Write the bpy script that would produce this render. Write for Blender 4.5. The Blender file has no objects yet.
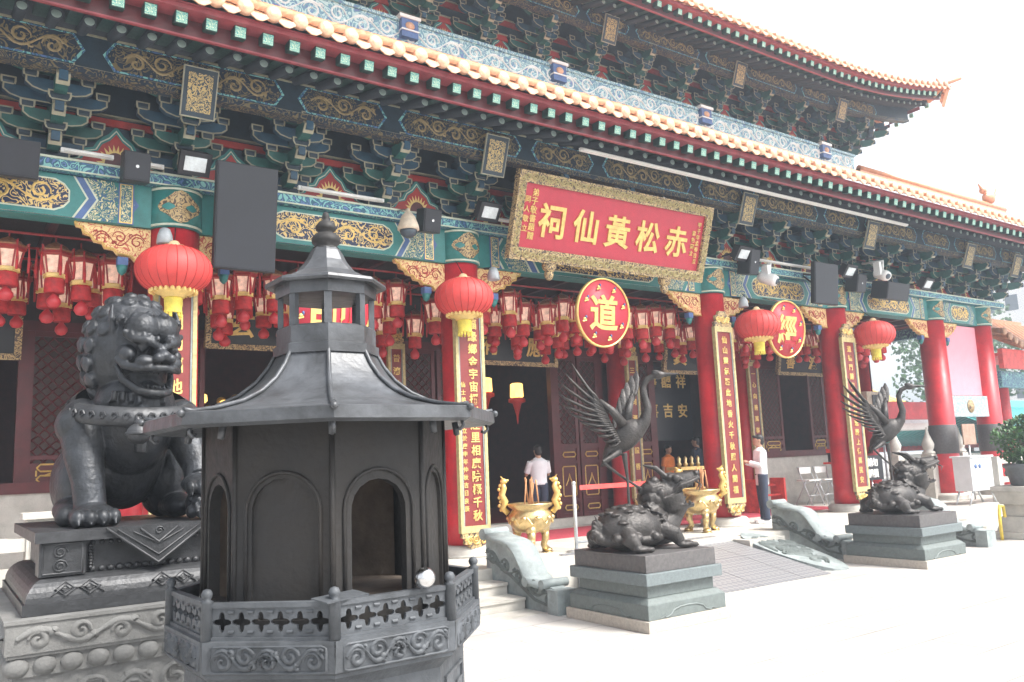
import bpy, bmesh, math, random
from mathutils import Vector, Matrix, noise as mnoise
rnd = random.Random(11)
SC = bpy.context.scene
COL = SC.collection
PI = math.pi
def R(d): return math.radians(d)

# ---------------------------------------------------------------- camera
F, PITCH, ROLL, YAW, CZ = 826.0, R(8.27), R(2.35), R(55.0), 1.8
fw = Vector((math.cos(PITCH)*math.cos(YAW), math.cos(PITCH)*math.sin(YAW), math.sin(PITCH)))
rt = Vector((math.sin(YAW), -math.cos(YAW), 0)); up = rt.cross(fw)
CR = rt*math.cos(ROLL) - up*math.sin(ROLL); CU = rt*math.sin(ROLL) + up*math.cos(ROLL)
cam = bpy.data.cameras.new('camera'); co = bpy.data.objects.new('camera', cam); COL.objects.link(co)
cam.sensor_width = 36.0; cam.lens = 36.0*F/1024; cam.clip_end = 3000; cam.clip_start = .05
m = Matrix((CR, CU, -fw)).transposed().to_4x4(); m.translation = Vector((0, 0, CZ))
co.matrix_world = m
SC.camera = co

# ---------------------------------------------------------------- materials
def nodes(name):
    mt = bpy.data.materials.new(name); mt.use_nodes = True
    nt = mt.node_tree; return mt, nt, nt.nodes, nt.links, nt.nodes['Principled BSDF']
def mat(name, col, rough=.6, metal=0, var=.25, scale=6, bump=0, bscale=40, spec=.5, emit=0, dirt=None):
    mt, nt, N, L, b = nodes(name)
    b.inputs['Roughness'].default_value = rough; b.inputs['Metallic'].default_value = metal
    b.inputs['Specular IOR Level'].default_value = spec
    tc = N.new('ShaderNodeTexCoord')
    n1 = N.new('ShaderNodeTexNoise'); n1.inputs['Scale'].default_value = scale; n1.inputs['Detail'].default_value = 6
    n1.inputs['Roughness'].default_value = .65
    L.new(tc.outputs['Object'], n1.inputs['Vector'])
    cr = N.new('ShaderNodeValToRGB'); L.new(n1.outputs['Fac'], cr.inputs['Fac'])
    lo = [c*(1-var) for c in col]; hi = [min(1, c*(1+var)) for c in col]
    if dirt: lo = [c*.5+d*.5 for c, d in zip(lo, dirt)]
    cr.color_ramp.elements[0].position = .32; cr.color_ramp.elements[1].position = .68
    cr.color_ramp.elements[0].color = (*lo, 1); cr.color_ramp.elements[1].color = (*hi, 1)
    L.new(cr.outputs['Color'], b.inputs['Base Color'])
    if emit:
        L.new(cr.outputs['Color'], b.inputs['Emission Color']); b.inputs['Emission Strength'].default_value = emit
    n2 = N.new('ShaderNodeTexNoise'); n2.inputs['Scale'].default_value = bscale; n2.inputs['Detail'].default_value = 5
    L.new(tc.outputs['Object'], n2.inputs['Vector'])
    rr = N.new('ShaderNodeMapRange'); rr.inputs['To Min'].default_value = max(.02, rough-.12); rr.inputs['To Max'].default_value = min(1, rough+.15)
    L.new(n2.outputs['Fac'], rr.inputs['Value']); L.new(rr.outputs['Result'], b.inputs['Roughness'])
    if bump:
        bp = N.new('ShaderNodeBump'); bp.inputs['Strength'].default_value = bump; bp.inputs['Distance'].default_value = .01
        L.new(n2.outputs['Fac'], bp.inputs['Height']); L.new(bp.outputs['Normal'], b.inputs['Normal'])
    return mt
def fil(name, bg, fg, scale=9, k=3.0, width=.28, rough=.5, dist=1.2, extra=None):
    """painted scrollwork: curling contour lines of a noise field, fg on bg"""
    mt, nt, N, L, b = nodes(name)
    tc = N.new('ShaderNodeTexCoord')
    n1 = N.new('ShaderNodeTexNoise'); n1.inputs['Scale'].default_value = scale; n1.inputs['Detail'].default_value = 1.0
    n1.inputs['Distortion'].default_value = dist
    L.new(tc.outputs['Object'], n1.inputs['Vector'])
    mu = N.new('ShaderNodeMath'); mu.operation = 'MULTIPLY'; mu.inputs[1].default_value = k*2; L.new(n1.outputs['Fac'], mu.inputs[0])
    pp = N.new('ShaderNodeMath'); pp.operation = 'PINGPONG'; pp.inputs[1].default_value = .5; L.new(mu.outputs[0], pp.inputs[0])
    cr = N.new('ShaderNodeValToRGB'); L.new(pp.outputs[0], cr.inputs['Fac'])
    e = cr.color_ramp.elements
    e[0].position = width*.5; e[0].color = (*fg, 1); e[1].position = width*.5+.06; e[1].color = (*bg, 1)
    if extra:
        x = cr.color_ramp.elements.new(.40); x.color = (*bg, 1); x = cr.color_ramp.elements.new(.46); x.color = (*extra, 1)
    L.new(cr.outputs['Color'], b.inputs['Base Color']); b.inputs['Roughness'].default_value = rough
    bp = N.new('ShaderNodeBump'); bp.inputs['Strength'].default_value = .4; bp.inputs['Distance'].default_value = .01; bp.invert = True
    L.new(pp.outputs[0], bp.inputs['Height']); L.new(bp.outputs['Normal'], b.inputs['Normal'])
    return mt
M = {}
M['red'] = mat('red_lacquer', (.50, .018, .028), .38, var=.28, scale=2.2, bump=.1, bscale=8)
M['maroon'] = mat('maroon_lacquer', (.085, .012, .014), .4, var=.3, scale=5)
M['bordergold'] = mat('border_gold', (.46, .38, .18), .5, var=.25, scale=16, bump=.5, bscale=30)
M['boardred'] = mat('board_red', (.19, .024, .022), .4, var=.15)
M['plaquered'] = mat('plaque_red', (.46, .026, .05), .45, var=.08)
M['gold'] = mat('gold_leaf', (.72, .50, .17), .40, metal=.5, var=.2, scale=12)
M['brass'] = mat('polished_brass', (.62, .47, .23), .32, metal=.9, var=.35, scale=8, bump=.15, bscale=14)
M['goldpaint'] = mat('gold_paint', (.78, .56, .20), .5, var=.2)
M['goldfil'] = fil('gold_carving', (.08, .055, .04), (.50, .36, .17), 11, 2.5, .5)
M['creamfil'] = fil('cream_red_carving', (.80, .58, .26), (.55, .10, .05), 8, 3.0, .22)
M['dragonfil'] = fil('dragon_painting', (.010, .02, .07), (.72, .52, .20), 7, 2.2, .33, dist=2.0)
M['floral'] = fil('floral_painting', (.03, .16, .15), (.70, .62, .36), 14, 2.5, .26, extra=(.05, .09, .30))
M['cloudfil'] = fil('cloud_painting', (.02, .10, .17), (.22, .50, .48), 6, 3.0, .30, extra=(.10, .18, .40))
M['bandfil'] = fil('ceramic_band', (.14, .32, .38), (.50, .64, .64), 5, 3.0, .34, extra=(.14, .18, .38))
M['shadegold'] = mat('shaded_gold', (.27, .20, .095), .55, var=.35, scale=14)  # gold paint toned down to hold the shade under the eaves
M['purlin'] = fil('shaded_purlin_painting', (.008, .02, .04), (.17, .13, .065), 6, 2.4, .26, dist=2.0)  # gold scrolls darkened, eave shade mixed into the colour
M['teal'] = mat('teal_paint', (.03, .19, .18), .45, var=.15)
M['tealcap'] = mat('capital_teal', (.03, .20, .19), .4, var=.2)
M['blue'] = mat('blue_paint', (.07, .13, .30), .5, var=.2)
M['pale'] = mat('pale_outline', (.55, .60, .48), .5, var=.15)
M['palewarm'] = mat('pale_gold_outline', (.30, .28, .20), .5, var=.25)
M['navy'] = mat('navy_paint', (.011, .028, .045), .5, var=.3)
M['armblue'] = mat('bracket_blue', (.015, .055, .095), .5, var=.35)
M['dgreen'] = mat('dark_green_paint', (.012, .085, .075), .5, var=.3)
M['padred'] = mat('pad_red', (.36, .03, .025), .5)
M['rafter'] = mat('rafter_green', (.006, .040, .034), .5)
M['shadegoldfil'] = fil('shaded_panel_gold', (.02, .04, .06), (.48, .35, .14), 16, 2.5, .5)  # gilding darkened to its look in the eave shade
M['rafterend'] = fil('rafter_end', (.12, .42, .38), (.62, .72, .52), 22, 3, .3)
M['rafterred'] = mat('eave_board_red', (.26, .045, .055), .45)
M['tile'] = mat('glazed_tile', (.50, .22, .11), .35, var=.25, scale=9, bump=.1)
M['tilecap'] = mat('tile_cap', (.60, .34, .21), .4, var=.25, scale=14, bump=.4, bscale=30)
M['white'] = mat('white_plastic', (.78, .78, .76), .4, var=.05)
M['stone'] = mat('white_granite', (.46, .44, .40), .7, var=.18, scale=4, bump=.25, bscale=60)
M['stonewarm'] = mat('grey_granite', (.40, .36, .31), .75, var=.15, scale=30, bump=.3, bscale=80)
M['carved'] = mat('carved_limestone', (.165, .165, .16), .8, var=.2, scale=5, bump=.5, bscale=50)
M['jade'] = mat('green_grey_stone', (.24, .275, .275), .65, var=.3, scale=5, bump=.3, bscale=50)
M['pedgreen'] = mat('pedestal_stone', (.12, .142, .138), .6, var=.15, scale=18, bump=.2, bscale=70)
M['pedbrown'] = mat('pedestal_brown', (.085, .080, .080), .5, var=.25, scale=25, bump=.3, bscale=90)
M['bronze'] = mat('dark_bronze', (.030, .033, .038), .44, metal=.4, var=.55, scale=5, bump=.8, bscale=26, dirt=(.012, .012, .012))
M['bronzelight'] = mat('worn_bronze', (.045, .047, .051), .45, metal=.4, var=.3, scale=7, bump=.4, bscale=35)
M['statue'] = mat('statue_bronze', (.042, .038, .036), .45, metal=.35, var=.5, scale=8, bump=.8, bscale=45)
M['iron'] = mat('furnace_iron', (.012, .012, .0125), .6, metal=0, var=.6, scale=2.6, bump=.6, bscale=22, dirt=(.040, .034, .029), spec=.3)
M['ironsheen'] = mat('furnace_sheen_iron', (.075, .08, .088), .42, metal=.35, var=.5, scale=3.5, bump=.6, bscale=14, dirt=(.03, .03, .03))  # paler than the body iron: sky sheen put into the base colour
M['ironrail'] = mat('furnace_rail_iron', (.070, .077, .086), .6, metal=.2, var=.3, scale=6, bump=.4, bscale=35)
M['soot'] = mat('sooty_lining', (.13, .10, .078), .9, var=.4, scale=4, bump=.6, bscale=20)
M['steel'] = mat('stainless_steel', (.6, .6, .6), .2, metal=1, var=.1)
M['black'] = mat('black_casing', (.010, .011, .015), .45, var=.2)
M['screen'] = mat('panel_front', (.007, .008, .014), .35, var=.15)
M['darkwood'] = mat('dark_wood', (.03, .016, .012), .6)
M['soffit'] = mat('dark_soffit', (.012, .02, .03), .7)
M['fringered'] = mat('fringe_red', (.42, .022, .025), .7, var=.35, scale=9, bump=.6, bscale=60)
M['ribred'] = mat('lantern_rib', (.38, .02, .02), .6)
M['lacered'] = mat('lantern_cloth', (.62, .055, .05), .6, var=.12, scale=4)
M['bulbred'] = mat('bulb_red', (.50, .035, .045), .35, var=.1)
M['glow'] = mat('lantern_glass', (.66, .42, .32), .5, var=.35, scale=10, emit=.22)
M['bookblack'] = mat('signboard_black', (.008, .009, .014), .35)
M['skin'] = mat('skin', (.42, .24, .16), .5, var=.08)
M['hair'] = mat('black_hair', (.012, .010, .010), .5)
M['shirtwhite'] = mat('white_cloth', (.72, .73, .76), .8, var=.06, bump=.3, bscale=18)
M['navycloth'] = mat('navy_cloth', (.03, .04, .07), .8, var=.2, bump=.3, bscale=18)
M['orangecloth'] = mat('orange_cloth', (.75, .22, .05), .8, var=.1, bump=.3, bscale=18)
M['pinkcloth'] = mat('pink_cloth', (.70, .32, .30), .8, var=.1)
M['redcarpet'] = mat('red_carpet', (.36, .04, .06), .95, var=.12, bump=.3, bscale=120)
M['pinkboard'] = mat('pink_board', (.80, .30, .36), .6, var=.05)
M['tealtile'] = mat('teal_roof_tile', (.10, .42, .42), .4, var=.2)
M['yellowtile'] = mat('yellow_roof_tile', (.72, .52, .16), .4, var=.15)
M['leaf'] = mat('leaf', (.05, .13, .035), .5, var=.5, scale=3)
M['leafdark'] = mat('leaf_dark', (.03, .085, .025), .5, var=.4, scale=3)
M['bark'] = mat('bark', (.10, .07, .05), .9, bump=.6)
M['concrete'] = mat('tower_concrete', (.72, .70, .68), .8, var=.08, scale=.3)
M['glasswin'] = mat('window_glass', (.05, .07, .09), .15)
M['incense'] = mat('incense_stick', (.45, .22, .10), .8)
M['poster'] = mat('brown_card', (.30, .20, .15), .8)
M['yellow'] = mat('yellow_paint', (.75, .55, .08), .5)
M['rubber'] = mat('shoe_white', (.75, .75, .75), .6)
M['stickred'] = mat('tape_red', (.75, .07, .06), .5)
M['collar'] = mat('collar_band', (.10, .10, .10), .5, metal=.6, var=.3, bump=.8, bscale=60)

# ---------------------------------------------------------------- mesh helper
class MB:
    def __init__(s): s.v = []; s.f = []; s.m = []; s.sm = []
    def add(s, vs, fs, mi=0, smooth=False):
        o = len(s.v); s.v += [tuple(v) for v in vs]
        for f in fs: s.f.append(tuple(i+o for i in f)); s.m.append(mi); s.sm.append(smooth)
        return s
    def box(s, x0, x1, y0, y1, z0, z1, mi=0, T=None):
        vs = [Vector((x, y, z)) for z in (z0, z1) for y in (y0, y1) for x in (x0, x1)]
        if T: vs = [T @ v for v in vs]
        return s.add(vs, [(0,2,3,1), (4,5,7,6), (0,1,5,4), (2,6,7,3), (0,4,6,2), (1,3,7,5)], mi)
    def frus(s, x0, x1, y0, y1, z0, ax0, ax1, ay0, ay1, z1, mi=0):
        vs = [(x0,y0,z0),(x1,y0,z0),(x0,y1,z0),(x1,y1,z0),(ax0,ay0,z1),(ax1,ay0,z1),(ax0,ay1,z1),(ax1,ay1,z1)]
        return s.add(vs, [(0,2,3,1), (4,5,7,6), (0,1,5,4), (2,6,7,3), (0,4,6,2), (1,3,7,5)], mi)
    def prism(s, pts, a0, a1, axis='y', mi=0, front=None, T=None):
        """polygon extruded along an axis; pts are the two other coordinates in order"""
        def P(p, a):
            v = {'y': (p[0], a, p[1]), 'x': (a, p[0], p[1]), 'z': (p[0], p[1], a)}[axis]
            v = Vector(v); return T @ v if T else v
        n = len(pts); vs = [P(p, a0) for p in pts] + [P(p, a1) for p in pts]
        o = len(s.v); s.v += [tuple(v) for v in vs]
        s.f.append(tuple(o+i for i in range(n))); s.m.append(mi if front is None else front); s.sm.append(False)
        s.f.append(tuple(o+n+i for i in reversed(range(n)))); s.m.append(mi); s.sm.append(False)
        for i in range(n):
            j = (i+1) % n; s.f.append((o+i, o+n+i, o+n+j, o+j)); s.m.append(mi); s.sm.append(False)
        return s
    def lathe(s, prof, c=(0,0,0), seg=24, mi=0, T=None, sy=1, smooth=True, ph=0, mis=None):
        vs = []; fs = []
        for r, z in prof:
            for k in range(seg):
                a = ph+2*PI*k/seg; v = Vector((c[0]+r*math.cos(a), c[1]+sy*r*math.sin(a), c[2]+z)); vs.append(T @ v if T else v)
        o = len(s.v); s.v += [tuple(v) for v in vs]
        for i in range(len(prof)-1):
            for k in range(seg):
                j = (k+1) % seg
                s.f.append((o+i*seg+k, o+i*seg+j, o+(i+1)*seg+j, o+(i+1)*seg+k)); s.m.append(mis[i] if mis else mi); s.sm.append(smooth)
        for i, rev in ((0, True), (len(prof)-1, False)):
            if prof[i][0] > 1e-4:
                r = [o+i*seg+k for k in range(seg)]
                if rev: r.reverse()
                s.f.append(tuple(r)); s.m.append(mi); s.sm.append(False)
        return s
    def ell(s, c, r, mi=0, T=None, seg=20, rings=12, rot=None):
        if not hasattr(r, '__len__'): r = (r, r, r)
        if max(r) > .11 and seg == 20: seg, rings = 40, 24
        vs = []; c = Vector(c)
        for i in range(rings+1):
            t = PI*i/rings
            for k in range(seg):
                a = 2*PI*k/seg
                v = Vector((r[0]*math.sin(t)*math.cos(a), r[1]*math.sin(t)*math.sin(a), r[2]*math.cos(t)))
                if rot: v = rot @ v
                v += c; vs.append(T @ v if T else v)
        fs = []
        for i in range(rings):
            for k in range(seg):
                j = (k+1) % seg; fs.append((i*seg+k, (i+1)*seg+k, (i+1)*seg+j, i*seg+j))
        return s.add(vs, fs, mi, True)
    def tube(s, pts, rad, seg=8, mi=0, T=None, cap=True, flat=None):
        pts = [Vector(p) for p in pts]; n = len(pts)
        if not hasattr(rad, '__len__'): rad = [rad]*n
        if max(rad) > .07 and seg > 8: seg = max(seg, 24)
        vs = []; prev = None
        for i, p in enumerate(pts):
            d = (pts[min(i+1, n-1)]-pts[max(i-1, 0)]).normalized()
            if prev is None:
                a = Vector((0, 0, 1)) if abs(d.z) < .9 else Vector((1, 0, 0)); u = d.cross(a).normalized()
            else:
                u = prev - d*prev.dot(d)
                u = u.normalized() if u.length > 1e-6 else d.orthogonal().normalized()
            prev = u; w = d.cross(u)
            for k in range(seg):
                a = 2*PI*k/seg; v = p + (u*math.cos(a) + w*math.sin(a)*(flat or 1))*rad[i]; vs.append(T @ v if T else v)
        fs = []
        for i in range(n-1):
            for k in range(seg):
                j = (k+1) % seg; fs.append((i*seg+k, i*seg+j, (i+1)*seg+j, (i+1)*seg+k))
        s.add(vs, fs, mi, seg > 5)
        if cap:
            o = len(s.v)-len(vs)
            s.f.append(tuple(o+k for k in reversed(range(seg)))); s.m.append(mi); s.sm.append(False)
            s.f.append(tuple(o+(n-1)*seg+k for k in range(seg))); s.m.append(mi); s.sm.append(False)
        return s
    def ridge(s, pts, w, h, fr, mi=0):
        """raised line with a triangular section; fr(u, v, d) gives the point on a surface"""
        n = len(pts); vs = []
        for i, p in enumerate(pts):
            a = pts[max(i-1, 0)]; b = pts[min(i+1, n-1)]
            dx, dy = b[0]-a[0], b[1]-a[1]; l = math.hypot(dx, dy) or 1
            nx, ny = -dy/l, dx/l; ww = w*(.35 + .65*math.sin(PI*(i+.6)/(n+.2)))
            vs += [fr(p[0]+nx*ww, p[1]+ny*ww, 0), fr(p[0], p[1], h), fr(p[0]-nx*ww, p[1]-ny*ww, 0)]
        fs = []
        for i in range(n-1):
            a = 3*i; fs += [(a, a+1, a+4, a+3), (a+1, a+2, a+5, a+4)]
        return s.add(vs, fs, mi, True)
    def mesh(s, name, mats, off=(0,0,0)):
        me = bpy.data.meshes.new(name); off = Vector(off)
        me.from_pydata([Vector(v)-off for v in s.v], [], s.f)
        for mt in mats: me.materials.append(M[mt] if isinstance(mt, str) else mt)
        me.polygons.foreach_set('material_index', s.m); me.polygons.foreach_set('use_smooth', s.sm)
        me.update(); return me
    def build(s, name, mats, parent=None, local=False, fix=False):
        if isinstance(mats, str): mats = [mats]
        me = s.mesh(name, mats, (0,0,0) if local else wloc(parent))
        bm = bmesh.new(); bm.from_mesh(me)
        bmesh.ops.recalc_face_normals(bm, faces=bm.faces); bm.to_mesh(me); bm.free()
        o = bpy.data.objects.new(name, me); COL.objects.link(o)
        if parent: o.parent = parent
        return o
def wloc(o):
    v = Vector((0, 0, 0))
    while o is not None: v += o.location; o = o.parent
    return v
def empty(name, loc, label=None, cat=None, group=None, rz=0):
    o = bpy.data.objects.new(name, None); COL.objects.link(o); o.location = loc; o.rotation_euler = (0, 0, rz)
    o.empty_display_size = .2
    if label: tag(o, label, cat, group)
    return o
def tag(o, label=None, cat=None, group=None, kind=None):
    if label: o['label'] = label
    if cat: o['category'] = cat
    if group: o['group'] = group
    if kind: o['kind'] = kind
    return o
def inst(src, parent, loc, name=None, rot=None, scale=None):
    c = src.copy(); COL.objects.link(c); c.parent = parent
    c.location = loc
    if rot is not None: c.rotation_euler = rot
    if scale: c.scale = scale
    return c
def copy_tree(o, parent=None):
    c = o.copy(); COL.objects.link(c)
    if parent: c.parent = parent
    for ch in list(o.children): copy_tree(ch, c)
    return c
def remesh(mb, voxel, smooth=2, name='tmp', mats=('bronze',), disp=0):
    """fuse the overlapping shapes of mb into one continuous surface"""
    me = mb.mesh(name, list(mats)); o = bpy.data.objects.new(name, me); COL.objects.link(o)
    r = o.modifiers.new('r', 'REMESH'); r.mode = 'VOXEL'; r.voxel_size = voxel; r.use_smooth_shade = True
    if smooth:
        s = o.modifiers.new('s', 'SMOOTH'); s.iterations = smooth; s.factor = .5
    dg = bpy.context.evaluated_depsgraph_get(); dg.update()
    nm = bpy.data.meshes.new_from_object(o.evaluated_get(dg))
    bpy.data.objects.remove(o); nm.materials.clear()
    for mt in mats: nm.materials.append(M[mt])
    return nm
def obj(name, me, parent=None, loc=(0,0,0)):
    me.name = name; o = bpy.data.objects.new(name, me); COL.objects.link(o); o.location = loc
    if parent: o.parent = parent
    return o
def bevel(o, w=.006, seg=2):
    b = o.modifiers.new('bevel', 'BEVEL'); b.width = w; b.segments = seg; b.limit_method = 'ANGLE'; return o
FONT_MESH = {}
def glyphs(text, size, depth=.008, bold=.012):
    """mesh of one line of text lying in the XZ plane, centred at the origin, facing -Y"""
    key = (text, size, depth, bold)
    if key in FONT_MESH: return FONT_MESH[key]
    cu = bpy.data.curves.new('t', 'FONT'); cu.body = text; cu.size = size; cu.align_x = 'CENTER'; cu.align_y = 'CENTER'
    cu.extrude = depth; cu.offset = bold*size; cu.resolution_u = 2
    o = bpy.data.objects.new('t', cu); COL.objects.link(o)
    dg = bpy.context.evaluated_depsgraph_get(); dg.update()
    me = bpy.data.meshes.new_from_object(o.evaluated_get(dg)); bpy.data.objects.remove(o)
    T = Matrix.Rotation(R(90), 4, 'X')
    vs = [T @ v.co for v in me.vertices]; fs = [tuple(p.vertices) for p in me.polygons]
    if vs:
        cx = (min(v.x for v in vs)+max(v.x for v in vs))/2; cz = (min(v.z for v in vs)+max(v.z for v in vs))/2
        vs = [Vector((v.x-cx, v.y, v.z-cz)) for v in vs]
    FONT_MESH[key] = (vs, fs); return vs, fs
def write(mb, text, size, pos, T=None, mi=0, sx=1, **k):
    vs, fs = glyphs(text, size, **k)
    vs = [Vector((v.x*sx, v.y, v.z))+Vector(pos) for v in vs]
    if T: vs = [T @ v for v in vs]
    mb.add(vs, fs, mi)
def spiral(cx, cy, r, a0, turns, n=14, sgn=1):
    return [(cx+r*(1-.8*i/n)*math.cos(a0+sgn*turns*2*PI*i/n), cy+r*(1-.8*i/n)*math.sin(a0+sgn*turns*2*PI*i/n)) for i in range(n+1)]
def scrolls(w, h, seed, n=None):
    """curling vine lines inside a w x h panel centred on 0"""
    rr = random.Random(seed); out = []; n = n or max(2, int(w/h*1.7)); st = w/n
    for i in range(n):
        cx = -w/2+st*(i+.5); sg = 1 if i % 2 else -1
        out.append(spiral(cx, sg*h*.10, min(st, h)*.42, rr.uniform(-.3, .3)+(0 if sg > 0 else PI), 1.3, 16, sg))
        out.append([(cx-st*.5+st*t/6, -sg*h*.34*math.sin(PI*t/6)) for t in range(7)])
        out.append(spiral(cx+st*.33, -sg*h*.24, h*.14, rr.uniform(0, 6), .8, 8, -sg))
    return out
# ================================================================ SETTING
TZ = .42
w = bpy.data.worlds.new('World'); SC.world = w; w.use_nodes = True
nt = w.node_tree; N = nt.nodes; L = nt.links; bg = N['Background']
sky = N.new('ShaderNodeTexSky'); sky.sky_type = 'NISHITA'; sky.sun_disc = False
SUN_EL, SUN_AZ = 52, 120     # azimuth measured from +X towards +Y is handled below
sky.sun_elevation = R(SUN_EL); sky.sun_rotation = R(150); sky.dust_density = 4; sky.air_density = 1.2; sky.ozone_density = 1
hs = N.new('ShaderNodeHueSaturation'); hs.inputs['Saturation'].default_value = .22
L.new(sky.outputs[0], hs.inputs['Color']); L.new(hs.outputs[0], bg.inputs['Color']); bg.inputs['Strength'].default_value = .15
sd = bpy.data.lights.new('sun', 'SUN'); sd.energy = 2.2; sd.angle = R(18); sd.color = (1, .95, .88)
so = bpy.data.objects.new('sun', sd); COL.objects.link(so)
# light from the right of the court, high, falling on the facade obliquely
dirv = Vector((math.cos(R(SUN_EL))*math.sin(R(150)), math.cos(R(SUN_EL))*math.cos(R(150)), math.sin(R(SUN_EL))))
so.rotation_euler = dirv.to_track_quat('Z', 'Y').to_euler()
SC.view_settings.view_transform = 'Standard'; SC.view_settings.look = 'None'
SC.view_settings.exposure = 1.5; SC.view_settings.gamma = 1; SC.view_settings.use_curve_mapping = False

def struct(name, mb, mats, kind='structure'):
    o = mb.build(name, mats); o['kind'] = kind; return o
# paved court
mt, nt, N, L, b = nodes('court_paving')
tc = N.new('ShaderNodeTexCoord'); br = N.new('ShaderNodeTexBrick'); L.new(tc.outputs['Object'], br.inputs['Vector'])
br.inputs['Scale'].default_value = 1; br.inputs['Brick Width'].default_value = 1.1; br.inputs['Row Height'].default_value = .55
br.inputs['Mortar Size'].default_value = .009; br.inputs['Color1'].default_value = (.50, .485, .46, 1); br.inputs['Color2'].default_value = (.44, .425, .405, 1)
br.inputs['Mortar'].default_value = (.24, .23, .22, 1); br.inputs['Bias'].default_value = .1
n1 = N.new('ShaderNodeTexNoise'); n1.inputs['Scale'].default_value = .7; n1.inputs['Detail'].default_value = 8; L.new(tc.outputs['Object'], n1.inputs['Vector'])
mx = N.new('ShaderNodeMixRGB'); mx.blend_type = 'MULTIPLY'; mx.inputs[0].default_value = .55
cr = N.new('ShaderNodeValToRGB'); cr.color_ramp.elements[0].position = .35; cr.color_ramp.elements[0].color = (.55, .53, .50, 1); cr.color_ramp.elements[1].position = .6; cr.color_ramp.elements[1].color = (1, 1, 1, 1)
L.new(n1.outputs['Fac'], cr.inputs['Fac']); L.new(br.outputs['Color'], mx.inputs[1]); L.new(cr.outputs['Color'], mx.inputs[2])
L.new(mx.outputs[0], b.inputs['Base Color']); b.inputs['Roughness'].default_value = .7
M['paving'] = mt
struct('court_ground', MB().add([(-120,-120,0),(220,-120,0),(220,150,0),(-120,150,0)], [(0,1,2,3)]), 'paving')
# terrace with stair flights cut in front of it
TE = 9.35
mb = MB(); mb.box(-4, 26.5, TE, 20, -.5, TZ, 0)
o = struct('terrace', mb, 'stone')
mb = MB()
for i in range(3):
    z = TZ-.14*(i+1)
    for x0, x1 in ((2.9, 6.05), (12.55, 17.5)):
        mb.box(x0, x1, TE-.38*(i+1), TE-.38*i-.002, -.2, z, 0)
        mb.box(x0, x1, TE-.38*(i+1)-.02, TE-.38*i-.02, z-.03, z+.003, 0)
struct('steps', mb, 'stone')
# red carpet runner lying in front of the doors
mb = MB(); mb.box(4.2, 17.5, 11.75, 13.3, TZ, TZ+.012)
tag(mb.build('red_carpet', 'redcarpet'), 'long red carpet runner laid on the terrace before the temple doors', 'carpet')

# ================================================================ TEMPLE HALL
hall = empty('temple_hall', (9.7, 11, TZ), 'large ornate temple hall with red columns, bracketed eaves and two tiers of glazed tile roof', 'temple')
CX = [-1.9, 2.42, 6.72, 12.5, 16.58, 20.8, 23.25]
BZ0, BZ1 = 4.9, 5.44
# --- columns
def column(x, y, h0, h1, r=.31, medal=True):
    mb = MB(); mb.lathe([(r*1.02, h0+.12), (r, h0+.5), (r*.97, h1)], (x, y, 0), 28, 0)
    c = mb.build('column', 'red', hall)
    b_ = MB().lathe([(r*1.5, h0), (r*1.5, h0+.03), (r*1.42, h0+.05), (r*1.5, h0+.10), (r*1.32, h0+.16), (r*1.05, h0+.17)], (x, y, 0), 28)
    b_.build('column_base', 'stone', c)
    if medal:
        q = MB().lathe([(r*1.07, h1), (r*1.07, h1+.54)], (x, y, 0), 28)
        q.lathe([(r*1.10, h1+.02), (r*1.10, h1+.05)], (x, y, 0), 28, 1); q.lathe([(r*1.10, h1+.49), (r*1.10, h1+.52)], (x, y, 0), 28, 1)
        q.build('capital', ['tealcap', 'pale'], c)
        q = MB(); n = 20
        pts = [(x+.23*(1+.13*math.cos(4*t))*math.cos(t), BZ0+.27+.19*(1+.13*math.cos(4*t))*math.sin(t)) for t in [2*PI*k/n for k in range(n)]]
        # medallion wraps the drum
        def wrap(p, d): return (x+(r*1.08+d)*math.sin((p[0]-x)/r), y-(r*1.08+d)*math.cos((p[0]-x)/r), p[1])
        vs = [wrap((x, BZ0+.27), .02)]+[wrap(p, .012) for p in pts]+[wrap(p, -.01) for p in pts]
        fs = [(0, 1+k, 1+(k+1) % n) for k in range(n)]+[(1+k, 1+n+k, 1+n+(k+1) % n, 1+(k+1) % n) for k in range(n)]
        q.add(vs, fs); q.build('medallion', 'goldfil', c)
    return c
for x in CX: column(x, 11, TZ, BZ0)
# inner row stands against the front wall
for x in (-1.9, 2.42, 6.72, 12.5, 16.58): column(x, 13.75, TZ, 5.2, .27, False)
for x, y in ((20.8, 14.6), (23.25, 14.6), (20.8, 18), (23.25, 18)): column(x, y, TZ, 4.9, .28, False)
# grey wraps on the two far columns
for x in (20.8, 23.25):
    MB().lathe([(.318, 1.55), (.325, 1.56), (.325, 2.25), (.318, 2.26)], (x, 11, 0), 28).build('column_wrap', 'pedbrown', hall)

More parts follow.
